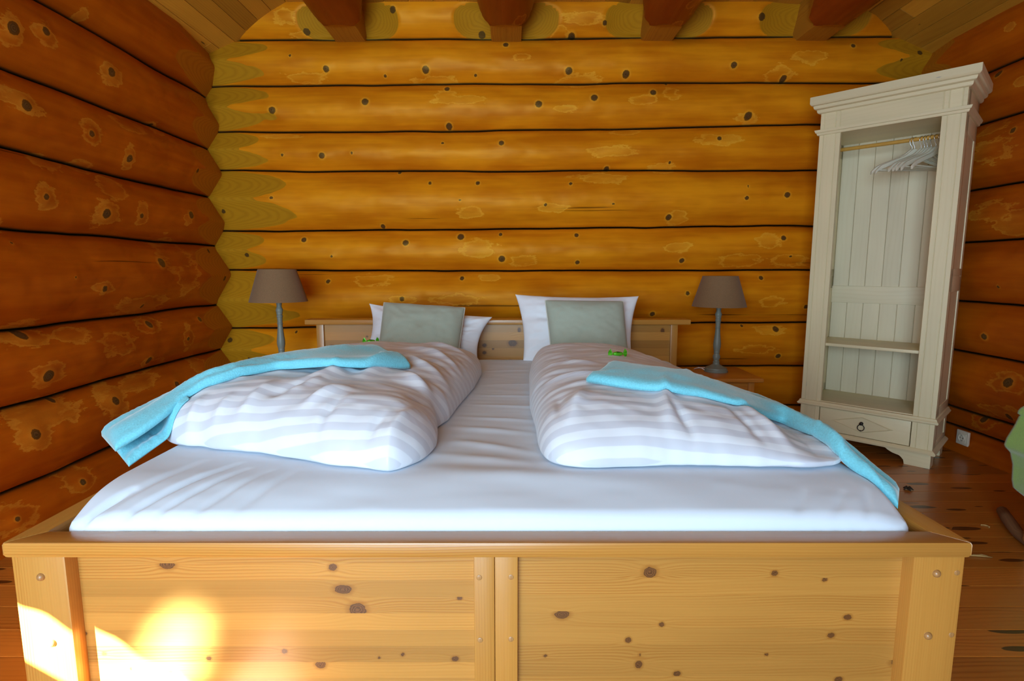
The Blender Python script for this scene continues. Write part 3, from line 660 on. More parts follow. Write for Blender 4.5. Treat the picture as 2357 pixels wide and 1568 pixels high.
# ------------------------------------------------------------------ duvets (rolled lengthwise), heightfields over the mattress
class Duvet:
    def __init__(s, xl, xr, y0, y1, H, cr, seed, p=6.5):
        s.xl, s.xr, s.y0, s.y1, s.H, s.cr, s.seed, s.p = xl, xr, y0, y1, H, cr, seed, p
    def Y0(s, x): return s.y0(x) + 0.012 * fbm(np.asarray(x) * 14, 0 * np.asarray(x) + s.seed, s.seed, 2)
    def st(s, x, y):
        a = s.xl(y); b = s.xr(y); c = s.Y0(x); d = s.y1(x)
        return (x - a) / (b - a), (y - c) / (d - c)
    def xy(s, S, T):
        x = s.xl(2.0) * (1 - S) + s.xr(2.0) * S + 0 * T; y = 1.3 + 1.4 * T + 0 * S
        for _ in range(12):
            y = s.Y0(x) + (s.y1(x) - s.Y0(x)) * T; x = s.xl(y) + (s.xr(y) - s.xl(y)) * S
        return x, y
    def rho(s, S, T):
        return (np.abs(2 * S - 1) ** 10 + np.abs(2 * T - 1) ** 10) ** 0.1
    def f(s, S, T):
        return np.clip(1 - s.rho(S, T) ** s.p, 0, 1) ** 0.5
    def top(s, x, y):
        S, T = s.st(x, y); ok = s.rho(S, T) <= 1.0 + 1e-6
        S = np.clip(S, 0, 1); T = np.clip(T, 0, 1); f = s.f(S, T)
        h = 0.020 + (s.H(x, y, S, T) + 0.015) * f + (creases(x, y, s.cr) + 0.016 * fbm(x * 5, y * 7, s.seed, 3) + 0.005 * fbm(x * 14 + y * 4, y * 30, s.seed + 5, 2)) * np.clip(f * 1.3, 0, 1)
        z = MZ + h
        return np.where(ok, z, -1)
    def build(s, name, label):
        N, Mt = 190, 210
        S = 0.5 - 0.5 * np.cos(PI * np.linspace(0, 1, N)); T = 0.5 - 0.5 * np.cos(PI * np.linspace(0, 1, Mt))
        S = np.repeat(S[:, None], Mt, 1); T = np.repeat(T[None, :], N, 0)
        rim = (S < 1e-6) | (S > 1 - 1e-6) | (T < 1e-6) | (T > 1 - 1e-6)
        a_, b_ = 2 * S - 1, 2 * T - 1; k_ = np.maximum(np.abs(a_), np.abs(b_)) / np.maximum((np.abs(a_) ** 10 + np.abs(b_) ** 10) ** 0.1, 1e-9)
        S, T = 0.5 + 0.5 * a_ * k_, 0.5 + 0.5 * b_ * k_
        x, y = s.xy(S, T); zt = s.top(x, y)
        zt = np.where(zt < 0, MZ + 0.02, zt); zm = np.minimum(mat_top(np.clip(x, MX0 + .03, MX1 - .03), np.clip(y, MY0 + .03, MY1 - .03)), MZ)
        f = s.f(S, T)
        zbm = np.minimum(zm + 0.004 + 0.012 * np.clip(1 - f * 2.2, 0, 1) ** 2, zt)
        zbm = np.where(rim, zt, zbm)
        st = (y - 0.03 * np.sin(x * 5)) + 0.02 * fbm(x * 3, y * 3, s.seed + 2, 2) + 0.6 * (zt - MZ)
        V = np.concatenate([np.stack([x, y, zt], -1).reshape(-1, 3), np.stack([x, y, zbm], -1).reshape(-1, 3)])
        Fc = grid_faces(N, Mt) + grid_faces(N, Mt, N * Mt, True)
        o = mesh_obj(name, V, Fc, M['duvet'], None, {'st': np.concatenate([st.ravel(), st.ravel()])}, True)
        bm = bmesh.new(); bm.from_mesh(o.data); bmesh.ops.remove_doubles(bm, verts=bm.verts, dist=1e-5); bmesh.ops.recalc_face_normals(bm, faces=bm.faces); bm.to_mesh(o.data); bm.free()
        o.data.shade_smooth(); o.data.set_sharp_from_angle(angle=math.radians(75))
        return tag(o, label, 'duvet', 'white duvets on the bed')
def ipl(xs, ys): return lambda q: np.interp(q, xs, ys)
crR = [(0.15, 1.36, 0.20, 1.50, 0.020, 0.012), (0.40, 1.33, 0.44, 1.55, 0.020, 0.013), (0.455, 1.32, 0.43, 1.45, 0.012, -0.010), (0.70, 1.32, 0.65, 1.52, 0.022, 0.014), (0.63, 1.33, 0.60, 1.46, 0.014, -0.010), (0.12, 1.40, 0.14, 1.52, 0.012, -0.008),
       (0.10, 1.75, 0.36, 1.70, 0.018, 0.010), (0.12, 1.83, 0.40, 1.80, 0.014, -0.008), (0.12, 2.0, 0.3, 1.92, 0.016, 0.008), (0.15, 2.15, 0.35, 2.08, 0.016, -0.006), (0.12, 1.62, 0.3, 1.60, 0.016, 0.007), (0.5, 1.62, 0.62, 1.78, 0.012, 0.006)]
dR = Duvet(ipl([1.2, 1.28, 1.6, 1.85, 2.35, 2.85], [0.066, 0.066, 0.072, 0.062, 0.075, 0.115]), ipl([1.2, 1.35, 1.8, 2.85], [0.865, 0.875, 0.885, 0.80]),
           ipl([0.0, 0.1, 0.45, 0.8, 0.9], [1.29, 1.275, 1.30, 1.285, 1.30]), ipl([0, 0.9], [2.80, 2.84]),
           lambda x, y, S, T: 0.118 + 0.012 * np.sin(PI * S) - 0.03 * np.clip((y - 2.45) / 0.4, 0, 1) - 0.085 * np.clip((S - 0.35) / 0.45, 0, 1.15) ** 2, [c[:5] + (c[5] * 1.5,) for c in crR], 31)
dR.build('duvet', 'right white duvet with satin stripes, smooth and folded lengthwise, green sweet on top')
crL = [(-0.62, 1.52, -0.52, 1.72, 0.030, 0.018), (-0.66, 1.50, -0.56, 1.62, 0.018, -0.014), (-0.55, 1.42, -0.47, 1.50, 0.018, 0.014), (-0.50, 1.33, -0.46, 1.44, 0.014, -0.010), (-0.75, 1.40, -0.70, 1.55, 0.02, 0.012), (-0.82, 1.42, -0.80, 1.50, 0.015, 0.01), (-0.90, 1.43, -0.89, 1.52, 0.015, 0.012),
       (-0.46, 1.66, -0.40, 1.84, 0.022, 0.014), (-0.34, 1.72, -0.24, 1.62, 0.025, 0.018), (-0.36, 1.80, -0.24, 1.76, 0.020, -0.016), (-0.45, 2.0, -0.22, 1.82, 0.024, 0.016), (-0.46, 2.12, -0.22, 1.96, 0.018, -0.012), (-0.45, 2.25, -0.2, 2.05, 0.022, 0.014), (-0.42, 2.36, -0.2, 2.2, 0.018, -0.010), (-0.42, 2.45, -0.2, 2.33, 0.02, 0.012),
       (-0.30, 1.30, -0.26, 1.42, 0.014, 0.010), (-0.36, 1.29, -0.33, 1.36, 0.012, -0.008), (-0.29, 1.50, -0.24, 1.58, 0.016, -0.012), (-0.7, 1.8, -0.5, 1.9, 0.025, 0.008)]
dL = Duvet(ipl([1.2, 1.45, 1.7, 2.2, 2.8], [-1.02, -1.055, -1.04, -0.96, -0.90]), ipl([1.2, 1.26, 1.35, 1.45, 1.55, 1.63, 1.72, 1.9, 2.2, 2.5, 2.75], [-0.225, -0.215, -0.208, -0.205, -0.218, -0.232, -0.205, -0.190, -0.155, -0.140, -0.145]),
           ipl([-1.0, -0.9, -0.65, -0.45, -0.3, -0.2], [1.50, 1.455, 1.385, 1.305, 1.262, 1.285]), ipl([-1.0, -0.1], [2.74, 2.70]),
           lambda x, y, S, T: 0.125 + 0.015 * np.sin(PI * S) - 0.045 * np.clip((y - 2.35) / 0.4, 0, 1) - 0.012 * np.clip((S - 0.55) / 0.45, 0, 1), [c[:5] + (c[5] * 1.55,) for c in crL], 57)
dL.build('duvet', 'left white duvet with satin stripes, rumpled and creased along the middle of the bed')
def support(x, y):
    x = np.asarray(x, float); y = np.asarray(y, float)
    inm = (x > MX0) & (x < MX1) & (y > MY0) & (y < MY1)
    m = np.where(inm, mat_top(np.clip(x, MX0, MX1), np.clip(y, MY0, MY1)), 0.0)
    return np.maximum(np.maximum(m, dR.top(x, y)), dL.top(x, y))
def drop(px, py, off=0.0):
    """first point where the line of sight meets the bedding"""
    r = ray(px, py); ts = np.linspace(1.0, 3.2, 2201); x = r[0] * ts; y = r[1] * ts; z = CAMH + r[2] * ts
    gap = z - (support(x, y) + off); w = np.where(gap <= 0)[0]
    k = w[0] if len(w) else int(np.argmin(gap)); return (x[k], y[k], z[k])

# ------------------------------------------------------------------ fleece blankets
def blanket(front, back, n=120, m=26, thick=0.037, layers=1, seed=0, clamp=None):
    def res(pts, n):
        P = np.array(pts, float); d = np.r_[0, np.cumsum(np.linalg.norm(np.diff(P, axis=0), axis=1))]; d /= d[-1]; q = np.linspace(0, 1, n)
        R = np.stack([np.interp(q, d, P[:, k]) for k in range(3)], 1)
        for _ in range(10): R[1:-1] = 0.25 * R[:-2] + 0.5 * R[1:-1] + 0.25 * R[2:]
        return R
    A = res(front, n); B = res(back, n); w = 0.5 - 0.5 * np.cos(PI * np.linspace(0, 1, m))
    C = A[:, None, :] * (1 - w)[None, :, None] + B[:, None, :] * w[None, :, None]
    u = np.repeat(np.linspace(0, 1, n)[:, None], m, 1); W = np.repeat(w[None, :], n, 0)
    base = np.maximum(C[..., 2], support(C[..., 0], C[..., 1]) + 0.003)
    for _ in range(14):
        base[1:-1, :] = 0.25 * base[:-2, :] + 0.5 * base[1:-1, :] + 0.25 * base[2:, :]; base[:, 1:-1] = 0.25 * base[:, :-2] + 0.5 * base[:, 1:-1] + 0.25 * base[:, 2:]
    base = np.maximum(base, support(C[..., 0], C[..., 1]) + 0.002)
    prof = np.clip(1 - np.abs(2 * W - 1) ** 6, 0, 1) ** 0.5 * (np.clip(1 - np.abs(2 * u - 1) ** 40, 0, 1) ** 0.5 * 0.75 + 0.25)
    top = base + thick * (0.30 + 0.70 * prof) + (0.010 * fbm(u * 5, W * 2.0, seed, 3) + 0.0022 * fbm(C[..., 0] * 160, C[..., 1] * 160, seed + 3, 2)) * prof
    top = top + 0.006 * np.sin(W * 9 + 2.5 * u + seed) * prof
    T_ = C.copy(); T_[..., 2] = top; Bt = C.copy(); Bt[..., 2] = base
    V = np.concatenate([T_.reshape(-1, 3), Bt.reshape(-1, 3)])
    Fc = grid_faces(n, m) + grid_faces(n, m, n * m, True); o = n * m
    for i in range(n - 1):
        Fc.append((i * m, i * m + o, (i + 1) * m + o, (i + 1) * m)[::-1]); Fc.append((i * m + m - 1, i * m + m - 1 + o, (i + 1) * m + m - 1 + o, (i + 1) * m + m - 1))
    for j in range(m - 1):
        Fc.append((j, j + o, j + 1 + o, j + 1)); k = (n - 1) * m; Fc.append((k + j, k + j + o, k + j + 1 + o, k + j + 1)[::-1])
    return V, Fc
T0 = 0.032
fR = [drop(a, b, 0.0) for a, b in ((1349, 884), (1400, 891), (1520, 904), (1610, 915), (1700, 936), (1800, 976), (1880, 1012))] + [(0.82, 1.325, 0.56), (0.865, 1.230, 0.502), (0.884, 1.185, 0.488)]
bR = [drop(a, b, T0) for a, b in ((1430, 830), (1500, 836), (1560, 846), (1640, 872), (1720, 902), (1830, 948))]
bR = [(x, y, z - T0) for x, y, z in bR] + [(0.860, 1.435, 0.575), (0.90, 1.36, 0.53), (0.930, 1.300, 0.494), (0.947, 1.270, 0.486)]
V, Fc = blanket(fR, bR, seed=3)
oB = mesh_obj('blanket', V, Fc, M['fleece'], None, None, True, fixnormals=True)
tag(oB, 'folded turquoise fleece blanket running diagonally over the right duvet to the bed corner', 'blanket', 'turquoise fleece blankets')
fL = [drop(a, b, 0.0) for a, b in ((945, 851), (850, 849), (760, 843), (640, 852), (520, 882), (430, 920))] + [(-0.975, 1.475, 0.615), (-1.005, 1.43, 0.585), (-1.04, 1.405, 0.563), (-1.055, 1.395, 0.552)]
bL = [drop(a, b, T0) for a, b in ((850, 797), (700, 805), (620, 817), (520, 842), (420, 882))]
bL = [(x, y, z - T0) for x, y, z in bL] + [(-1.07, 1.64, 0.625), (-1.12, 1.57, 0.595), (-1.165, 1.53, 0.568), (-1.185, 1.52, 0.556)]
V, Fc = blanket(fL, bL, seed=8)
V2, F2 = blanket([(-0.93, 1.53, 0.595), (-0.975, 1.455, 0.552), (-1.018, 1.388, 0.512)], [(-1.0, 1.62, 0.605), (-1.07, 1.55, 0.566), (-1.12, 1.475, 0.538)], 60, 20, 0.012, seed=5)
Fc = Fc + [tuple(i + len(V) for i in q) for q in F2]; V = np.concatenate([V, V2])
oB = mesh_obj('blanket', V, Fc, M['fleece'], None, None, True, fixnormals=True)
tag(oB, 'folded turquoise fleece blanket across the left duvet, hanging over the bed side by the wall', 'blanket', 'turquoise fleece blankets')

# ------------------------------------------------------------------ pillows and cushions
def pillow(name, mat, tl, tr, br, bl, thick, pinch, seed, label, cat, group, piping=None, wr=0.006, N=64, corner=2.0, flat=0.45):
    tl, tr, br, bl = map(np.array, (tl, tr, br, bl)); q = np.sin(np.linspace(-PI / 2, PI / 2, N))
    S = np.repeat(q[:, None], N, 1); T = np.repeat(q[None, :], N, 0)
    def pos(S, T):
        s = S * (1 - pinch * (1 - T ** 2)); t = T * (1 - pinch * (1 - S ** 2)); a = (s + 1) / 2; b = (t + 1) / 2
        return (bl * ((1 - a) * (1 - b))[..., None] + br * (a * (1 - b))[..., None] + tr * (a * b)[..., None] + tl * ((1 - a) * b)[..., None])
    P = pos(S, T); nrm = np.cross(br - bl, tl - bl); nrm = nrm / np.linalg.norm(nrm)
    f = (np.clip(1 - np.abs(S) ** corner, 0, 1) * np.clip(1 - np.abs(T) ** corner, 0, 1)) ** flat
    ed = np.clip(np.minimum(1 - np.abs(S), 1 - np.abs(T)) * 3, 0, 1)
    ang = np.arctan2(T, S)
    w = wr * fbm(S * 3 + seed, T * 3, seed, 3) * f * 2 + wr * 0.9 * fbm(ang * 7 + seed, np.hypot(S, T) * 1.5, seed + 4, 2) * np.clip(np.hypot(S, T) - 0.45, 0, 1) * ed * 2
    front = P + nrm * (thick * 0.5 * f + w)[..., None]; back = P - nrm * (thick * 0.5 * f)[..., None]
    V = np.concatenate([front.reshape(-1, 3), back.reshape(-1, 3)]); c = V.mean(0)
    o = mesh_obj(name, V - c, grid_faces(N, N) + grid_faces(N, N, N * N, True), mat, None, None, True)
    o.location = c
    bm = bmesh.new(); bm.from_mesh(o.data); bmesh.ops.remove_doubles(bm, verts=bm.verts, dist=1e-5); bmesh.ops.recalc_face_normals(bm, faces=bm.faces); bm.to_mesh(o.data); bm.free(); o.data.shade_smooth()
    tag(o, label, cat, group)
    if piping:
        t = np.linspace(-1, 1, 40)[:-1]; o_ = np.ones_like(t)
        ring = np.concatenate([pos(t[None], -o_[None])[0], pos(o_[None], t[None])[0], pos(-t[None], o_[None])[0], pos(-o_[None], -t[None])[0]]) - c
        MB().tube(ring, 0.0035, 8, closed=True).build('piping', piping, o, smooth=True)
    return o
PG = 'white pillows against the headboard'
pillow('pillow', M['pillow'], atY(850, 699, 3.03), atY(1133, 730, 3.02), atY(1100, 834, 2.95), atY(838, 815, 2.95), 0.15, 0.10, 4, 'left white pillow, slumped with one corner sticking out, behind the sage cushion', 'pillow', PG, wr=0.026)
pillow('pillow', M['pillow'], atY(1186, 678, 3.06), atY(1470, 682, 3.06), atY(1455, 836, 2.95), atY(1203, 839, 2.95), 0.15, 0.075, 9, 'right white pillow standing upright against the headboard with two pointed corners', 'pillow', PG, wr=0.020)
CG = 'sage cushions on the pillows'
pillow('cushion', M['sage'], atY(884, 697, 2.93), atY(1070, 709, 2.92), atY(1052, 838, 2.80), atY(868, 830, 2.80), 0.17, 0.012, 14, 'left sage green piped cushion, leaning on the slumped white pillow', 'cushion', CG, M['piping'], 0.008, corner=3.0)
pillow('cushion', M['sage'], atY(1255, 692, 2.95), atY(1434, 694, 2.95), atY(1446, 822, 2.84), atY(1270, 826, 2.84), 0.16, 0.012, 19, 'right sage green piped cushion, leaning on the upright white pillow', 'cushion', CG, M['piping'], 0.006, corner=3.0)

# ------------------------------------------------------------------ sweets
def candy(loc, rotz, label, tilt=0.0):
    t = thing('wrapped_sweet', label, 'sweet', loc, rotz, 'green sweets on the duvets')
    v = []; f = []; nu, nv = 18, 14
    for i in range(nu):
        a = PI * i / (nu - 1)
        for k in range(nv):
            b = 2 * PI * k / nv; r = math.sin(a) ** 0.7; v.append((-0.020 * math.cos(a), 0.010 * r * math.cos(b), 0.0085 + 0.0085 * r * math.sin(b) * (1 + 0.06 * math.sin(5 * b + i))))
    for i in range(nu - 1):
        for k in range(nv): k2 = (k + 1) % nv; f.append((i * nv + k, i * nv + k2, (i + 1) * nv + k2, (i + 1) * nv + k))
    b = mesh_obj('sweet_body', v, f, M['candy'], t, None, True)
    v = [(0.0068 * math.cos(2 * PI * k / 16), -0.0074 - 0.0032 * math.sin(2 * PI * k / 16), 0.0150 + 0.0032 * math.sin(2 * PI * k / 16)) for k in range(16)]
    v2 = [(x, y + 0.003, z - 0.003) for x, y, z in v]
    tag(mesh_obj('printed_mark', v + v2, [tuple(range(16)), tuple(range(16, 32))[::-1]] + [(k, k + 16, (k + 1) % 16 + 16, (k + 1) % 16) for k in range(16)], M['candy_dark'], b, None, False), 'dark oval mark')
    for s in (-1, 1):
        v = []; f = []; n = 13
        for i in range(4):
            for k in range(n):
                a = -1.1 + 2.2 * k / (n - 1); r = 0.003 + 0.0052 * i
                v.append((s * (0.019 + r * math.cos(a * 0.9)), 0.0025 * math.sin(k * 2.6) * i / 3 + 0.001 * i, 0.0095 + r * math.sin(a) + 0.001 * math.cos(k * 2.6) * i))
        f = grid_faces(4, n); o = len(v); v += [(x, y + 0.0012, z) for x, y, z in v]; f += grid_faces(4, n, o, True)
        mesh_obj('twisted_end', v, f, M['candy'], t, None, False)
    return t
p = drop(1422, 819, 0.0); candy((p[0], p[1], float(support(p[0], p[1])) - 0.001), 0.12, 'green wrapped sweet lying on the right duvet above the turquoise blanket')
p = drop(838, 800, 0.0); candy((-0.655, 2.50, float(support(-0.655, 2.50)) + 0.004), 0.3, 'green wrapped sweet peeping out behind the left turquoise blanket')

# ------------------------------------------------------------------ bedside tables and lamps
def bedside(x0, x1, y0, y1, zt, label):
    t = thing('bedside_table', label, 'bedside table', ((x0 + x1) / 2, (y0 + y1) / 2, 0), 0, 'bedside tables'); hx, hy = (x1 - x0) / 2, (y1 - y0) / 2
    MB().box((-hx, -hy, zt - 0.024), (hx, hy, zt), 0.009, 0, 2.2, 1.0, 3).build('table_top', M['stand'], t, angle=35)
    for sx in (-1, 1):
        for sy in (-1, 1):
            cx_, cy_ = sx * (hx - 0.055), sy * (hy - 0.055)
            MB().box((cx_ - 0.018, cy_ - 0.018, 0), (cx_ + 0.018, cy_ + 0.018, zt - 0.024), 0.005, 2).build('leg', M['stand'], t, angle=35)
    MB().box((-hx + 0.073, -hy + 0.045, zt - 0.10), (hx - 0.073, -hy + 0.063, zt - 0.024), 0.003, 0).build('apron', M['stand'], t, angle=35)
    MB().box((-hx + 0.073, hy - 0.063, zt - 0.10), (hx - 0.073, hy - 0.045, zt - 0.024), 0.003, 0).build('apron', M['stand'], t, angle=35)
    MB().box((-hx + 0.06, -hy + 0.06, 0.12), (hx - 0.06, hy - 0.06, 0.137), 0.003, 0).build('shelf', M['stand'], t, angle=35)
bedside(1.03, 1.452, 3.07, 3.475, 0.412, 'orange pine bedside table between the bed and the white wardrobe')
bedside(-1.60, -1.18, 2.95, 3.40, 0.452, 'pine bedside table hidden behind the left duvet, under the left lamp')
def lamp(loc, label, holder=False):
    t = thing('table_lamp', label, 'lamp', loc, 0, 'table lamps beside the bed'); k = 0.00266
    prof = [(26, 0), (26.5, 2), (26, 5), (24.5, 6), (24, 9), (20, 11), (15, 13), (10, 16), (8, 17.5), (7.2, 21), (7.6, 23), (6.3, 24.5), (6.0, 27), (6.6, 28.5), (8.0, 32), (8.3, 35), (7.6, 38), (6.2, 41), (6.0, 43), (6.8, 44.5), (6.6, 47), (6.4, 48.5), (7.5, 53), (8.4, 59), (8.5, 64), (7.8, 72), (6.6, 82), (5.7, 92), (5.1, 100), (5.2, 101.5), (6.0, 102.3), (6.0, 104), (5.2, 105), (5.4, 112), (5.8, 117), (6.6, 118), (6.6, 120), (5.6, 121), (5.6, 123), (6.4, 124), (6.2, 126), (6.4, 128), (7.3, 131), (7.3, 134), (6.0, 137), (5.2, 139), (5.0, 142), (5.6, 145), (5.8, 148), (5.2, 149.5)]
    MB().lathe([(r * k, z * k) for r, z in prof], n=40).build('turned_stand', M['lampgrey'], t, angle=28)
    MB().lathe([(0.0125, 0.396), (0.0135, 0.400), (0.0135, 0.45), (0.010, 0.455)], n=24).build('bulb_holder', M['bulb'], t, smooth=True)
    MB().lathe([(0.012, 0.455), (0.020, 0.475), (0.028, 0.505), (0.024, 0.530), (0.010, 0.543)], n=24).build('bulb', M['bulb'], t, smooth=True)
    z0, z1, r0, r1 = 0.401, 0.585, 0.158, 0.102; n = 64; v = []; f = []
    pr = [(r0, z0), (r1, z1), (r1 - 0.003, z1), (r0 - 0.003, z0)]
    for r, z in pr:
        for q in range(n): a = 2 * PI * q / n; v.append((r * math.cos(a), r * math.sin(a), z))
    for i in range(4):
        for q in range(n): q2 = (q + 1) % n; i2 = (i + 1) % 4; f.append((i * n + q, i * n + q2, i2 * n + q2, i2 * n + q))
    sh = mesh_obj('lamp_shade', v, f, M['shade'], t, None, True)
    sh.data.set_sharp_from_angle(angle=math.radians(40))
    mb = MB()
    for q in range(3): a = 2 * PI * q / 3 + .4; mb.tube([(0.012 * math.cos(a), 0.012 * math.sin(a), 0.452), (0.1 * math.cos(a), 0.1 * math.sin(a), 0.578)], 0.0015, 6)
    mb.build('shade_ring', M['chrome'], t, smooth=True)
    return t
rx, ry, _ = atZ(1629, 846, 0.412)
lt = lamp((rx, 3.30, 0.412), 'grey turned table lamp with brown shade on the right bedside table, near the wardrobe', True)
MB().tube([(-0.065, 0.0, 0.006), (-0.085, 0.005, 0.02), (-0.10, 0.02, 0.022), (-0.12, 0.04, 0.008), (-0.10, 0.08, 0.004), (-0.02, 0.12, 0.004), (0.05, 0.15, 0.004)], 0.0028, 8).build('cord', M['cord'], lt, smooth=True)
lamp((atY(640, 660, 3.12)[0], 3.12, 0.452), 'grey turned table lamp with brown shade at the left corner of the room')

# ------------------------------------------------------------------ wardrobe (open, whitewashed) standing diagonally in the corner
E1 = Vector((0.695, -0.719, 0)); WANG = math.atan2(-0.719, 0.695)
wo = Vector((1.711, 3.18, 0)) + Vector((0.719, 0.695, 0)) * 0.02
ward = thing('wardrobe', 'tall narrow open whitewashed wooden wardrobe standing diagonally in the right corner', 'wardrobe', wo, WANG)
# local: x along the front (0..0.668), y depth into the corner (0..0.39), z up
BW0, BW1, DEP = 0.012, 0.656, 0.385
def wp(name, mb, mat=None, parent=None, angle=35): return mb.build(name, mat or M['white_wood'], parent or ward, angle=angle)
# plinth with shaped front foot cut-out
arch = [(BW0 + 0.004, 0), (0.128, 0), (0.132, 0.022)] + [(0.132 + 0.03 * t + 0.0, 0.022 + 0.022 * math.sin(t * PI / 2)) for t in np.linspace(0.2, 1, 5)] + [(0.185, 0.050), (0.205, 0.060), (0.225, 0.076), (0.245, 0.082)]
front = arch + [(0.668 - x, z) for x, z in arch[::-1]] + [(BW1 - 0.004, 0.088), (BW0 + 0.004, 0.088)]
wp('plinth', MB().prism(front, 0.004, 0.026, 'xz', 0).prism([(0.026, 0), (0.09, 0), (0.10, 0.035), (0.14, 0.075), (0.25, 0.075), (0.29, 0.035), (0.30, 0), (0.38, 0), (0.38, 0.088), (0.026, 0.088)], BW1 - 0.026, BW1 - 0.004, 'yz', 1)
   .prism([(0.026, 0), (0.09, 0), (0.10, 0.035), (0.14, 0.075), (0.25, 0.075), (0.29, 0.035), (0.30, 0), (0.38, 0), (0.38, 0.088), (0.026, 0.088)], BW0 + 0.004, BW0 + 0.026, 'yz', 1))
def moulding(name, prof, x0=BW0, x1=BW1, d=DEP):
    """prof: (out, z) from bottom to top; runs round front and both sides with mitred corners"""
    mb = MB(); v = []; f = []; n = len(prof)
    for (o, z) in prof:
        v += [(x0 - o, d, z), (x0 - o, -o, z), (x1 + o, -o, z), (x1 + o, d, z)]
    for i in range(n - 1):
        for k in range(3): f.append((i * 4 + k, i * 4 + k + 1, (i + 1) * 4 + k + 1, (i + 1) * 4 + k))
        f.append((i * 4 + 3, i * 4, (i + 1) * 4, (i + 1) * 4 + 3))
    f.append((0, 3, 2, 1)); f.append(tuple((n - 1) * 4 + k for k in range(4)))
    mb.add(v, f, 0, RS.random() * 30); return wp(name, mb, angle=28)
def ogee(z0, z1, o0, o1, n=6):
    return [(o0 + (o1 - o0) * (1 - math.cos(t * PI / 2)), z0 + (z1 - z0) * math.sin(t * PI / 2)) for t in np.linspace(0, 1, n)]
moulding('plinth_moulding', [(0.0, 0.075), (0.014, 0.075), (0.017, 0.085), (0.012, 0.092), (0.004, 0.097), (0.0, 0.100)][::1])
moulding('waist_moulding', [(0.0, 0.240), (0.012, 0.240), (0.016, 0.246), (0.016, 0.252), (0.011, 0.256), (0.008, 0.262), (0.006, 0.268), (0.0, 0.270)])
moulding('frieze_moulding', [(0.0, 1.783), (0.008, 1.783), (0.011, 1.789), (0.012, 1.795), (0.017, 1.797), (0.021, 1.808), (0.021, 1.811), (0.0, 1.812)])
moulding('cornice', [(0.0, 1.900), (0.006, 1.900), (0.013, 1.904), (0.016, 1.912), (0.016, 1.920), (0.021, 1.921), (0.028, 1.926), (0.031, 1.934), (0.031, 1.941), (0.036, 1.942), (0.042, 1.946), (0.046, 1.953), (0.046, 1.988), (0.0, 1.988)])
# carcass
G_ = 0.003
for nm, x0, x1 in (('side_panel', BW0, BW0 + 0.02), ('side_panel', BW1 - 0.02, BW1)):
    mb = MB()
    mb.box((x0 + 0.004, 0.022, 0.10), (x1 - 0.004, DEP, 1.90), 0.0, 2, RS.random() * 30)
    for z0, z1 in ((0.10, 0.13), (0.24, 0.32), (0.92, 1.0), (1.0, 1.04), (1.70, 1.90)): mb.box((x0, 0.022, z0), (x1, DEP, z1), 0.002, 1)
    for y0, y1 in ((0.022, 0.085), (DEP - 0.06, DEP)): mb.box((x0, y0, 0.10), (x1, y1, 1.90), 0.002, 2)
    o = wp('side_panel', mb)
def stile(x0, x1, grooves, z0, z1, name='stile'):
    mb = MB(); xs = [x0] + list(grooves) + [x1]
    for a, b in zip(xs[:-1], xs[1:]): mb.box((a + (0.0012 if a != x0 else 0), 0.0, z0), (b - (0.0012 if b != x1 else 0), 0.022, z1), 0.0012, 2, RS.random() * 30, 1.0, 1)
    mb.box((x0 + 0.001, 0.004, z0), (x1 - 0.001, 0.021, z1), 0.0, 2); return wp(name, mb)
OL, OR = 0.118, 0.560
stile(BW0, OL, [BW0 + 0.022, OL - 0.024], 0.268, 1.785); stile(OR, BW1, [OR + 0.022, BW1 - 0.022], 0.268, 1.785)
stile(BW0, OL - 0.004, [BW0 + 0.022, OL - 0.028], 0.098, 0.242, 'lower_stile'); stile(OR + 0.0, BW1, [OR + 0.022, BW1 - 0.022], 0.098, 0.242, 'lower_stile')
mb = MB(); xs = [BW0, BW0 + 0.021, OL - 0.028, OL - 0.006, OR + 0.002, OR + 0.024, BW1 - 0.021, BW1]
for a, b in zip(xs[:-1], xs[1:]): mb.box((a + 0.0016, 0.0, 1.81), (b - 0.0016, 0.020, 1.902), 0.0012, 0, RS.random() * 30, 1.0, 1)
mb.box((BW0 + 0.002, 0.004, 1.81), (BW1 - 0.002, 0.022, 1.902), 0.0, 0); wp('frieze', mb)
# drawer with lozenge moulding and ring
dx0, dx1, dz0, dz1 = OL - 0.002, OR - 0.002, 0.1015, 0.2385
mb = MB(); mb.box((dx0 + 0.0025, 0.0005, dz0 + 0.001), (dx1 - 0.0025, 0.024, dz1 - 0.002), 0.003, 0, 6.6); mb.box((dx0 + 0.02, 0.024, dz0 + 0.02), (dx1 - 0.02, 0.34, dz1 - 0.03), 0.0, 1)
drw = wp('drawer', mb)
dc = ((dx0 + dx1) / 2 - 0.005, (dz0 + dz1) / 2 + 0.002)
def loz(k0, k1, y): return None
mb = MB(); hw, hh = 0.152, 0.046
for (k_out, k_in, yo, yi) in ((1.0, 0.93, 0.0004, -0.0035), (0.93, 0.86, -0.0035, -0.0006)):
    v = [(dc[0] + sx * hw * k, y, dc[1] + sz * hh * k) for k, y in ((k_out, yo), (k_in, yi)) for sx, sz in ((-1, 0), (0, 1), (1, 0), (0, -1))]
    mb.add(v, [(i, (i + 1) % 4, 4 + (i + 1) % 4, 4 + i) for i in range(4)], 0, 4.0)
v = [(dc[0] + sx * hw * 0.86, -0.0006, dc[1] + sz * hh * 0.86) for sx, sz in ((-1, 0), (0, 1), (1, 0), (0, -1))]
mb.add(v, [(0, 1, 2, 3)], 0, 4.0)
wp('lozenge_panel', mb, None, drw)
mb = MB(); kx, kz = dc[0], dc[1] + 0.008; prof = [(0.0095, 0.0), (0.0095, 0.002), (0.007, 0.004), (0.0055, 0.009), (0.008, 0.012), (0.008, 0.016), (0.004, 0.019)]
v = []; f = []; n = 18
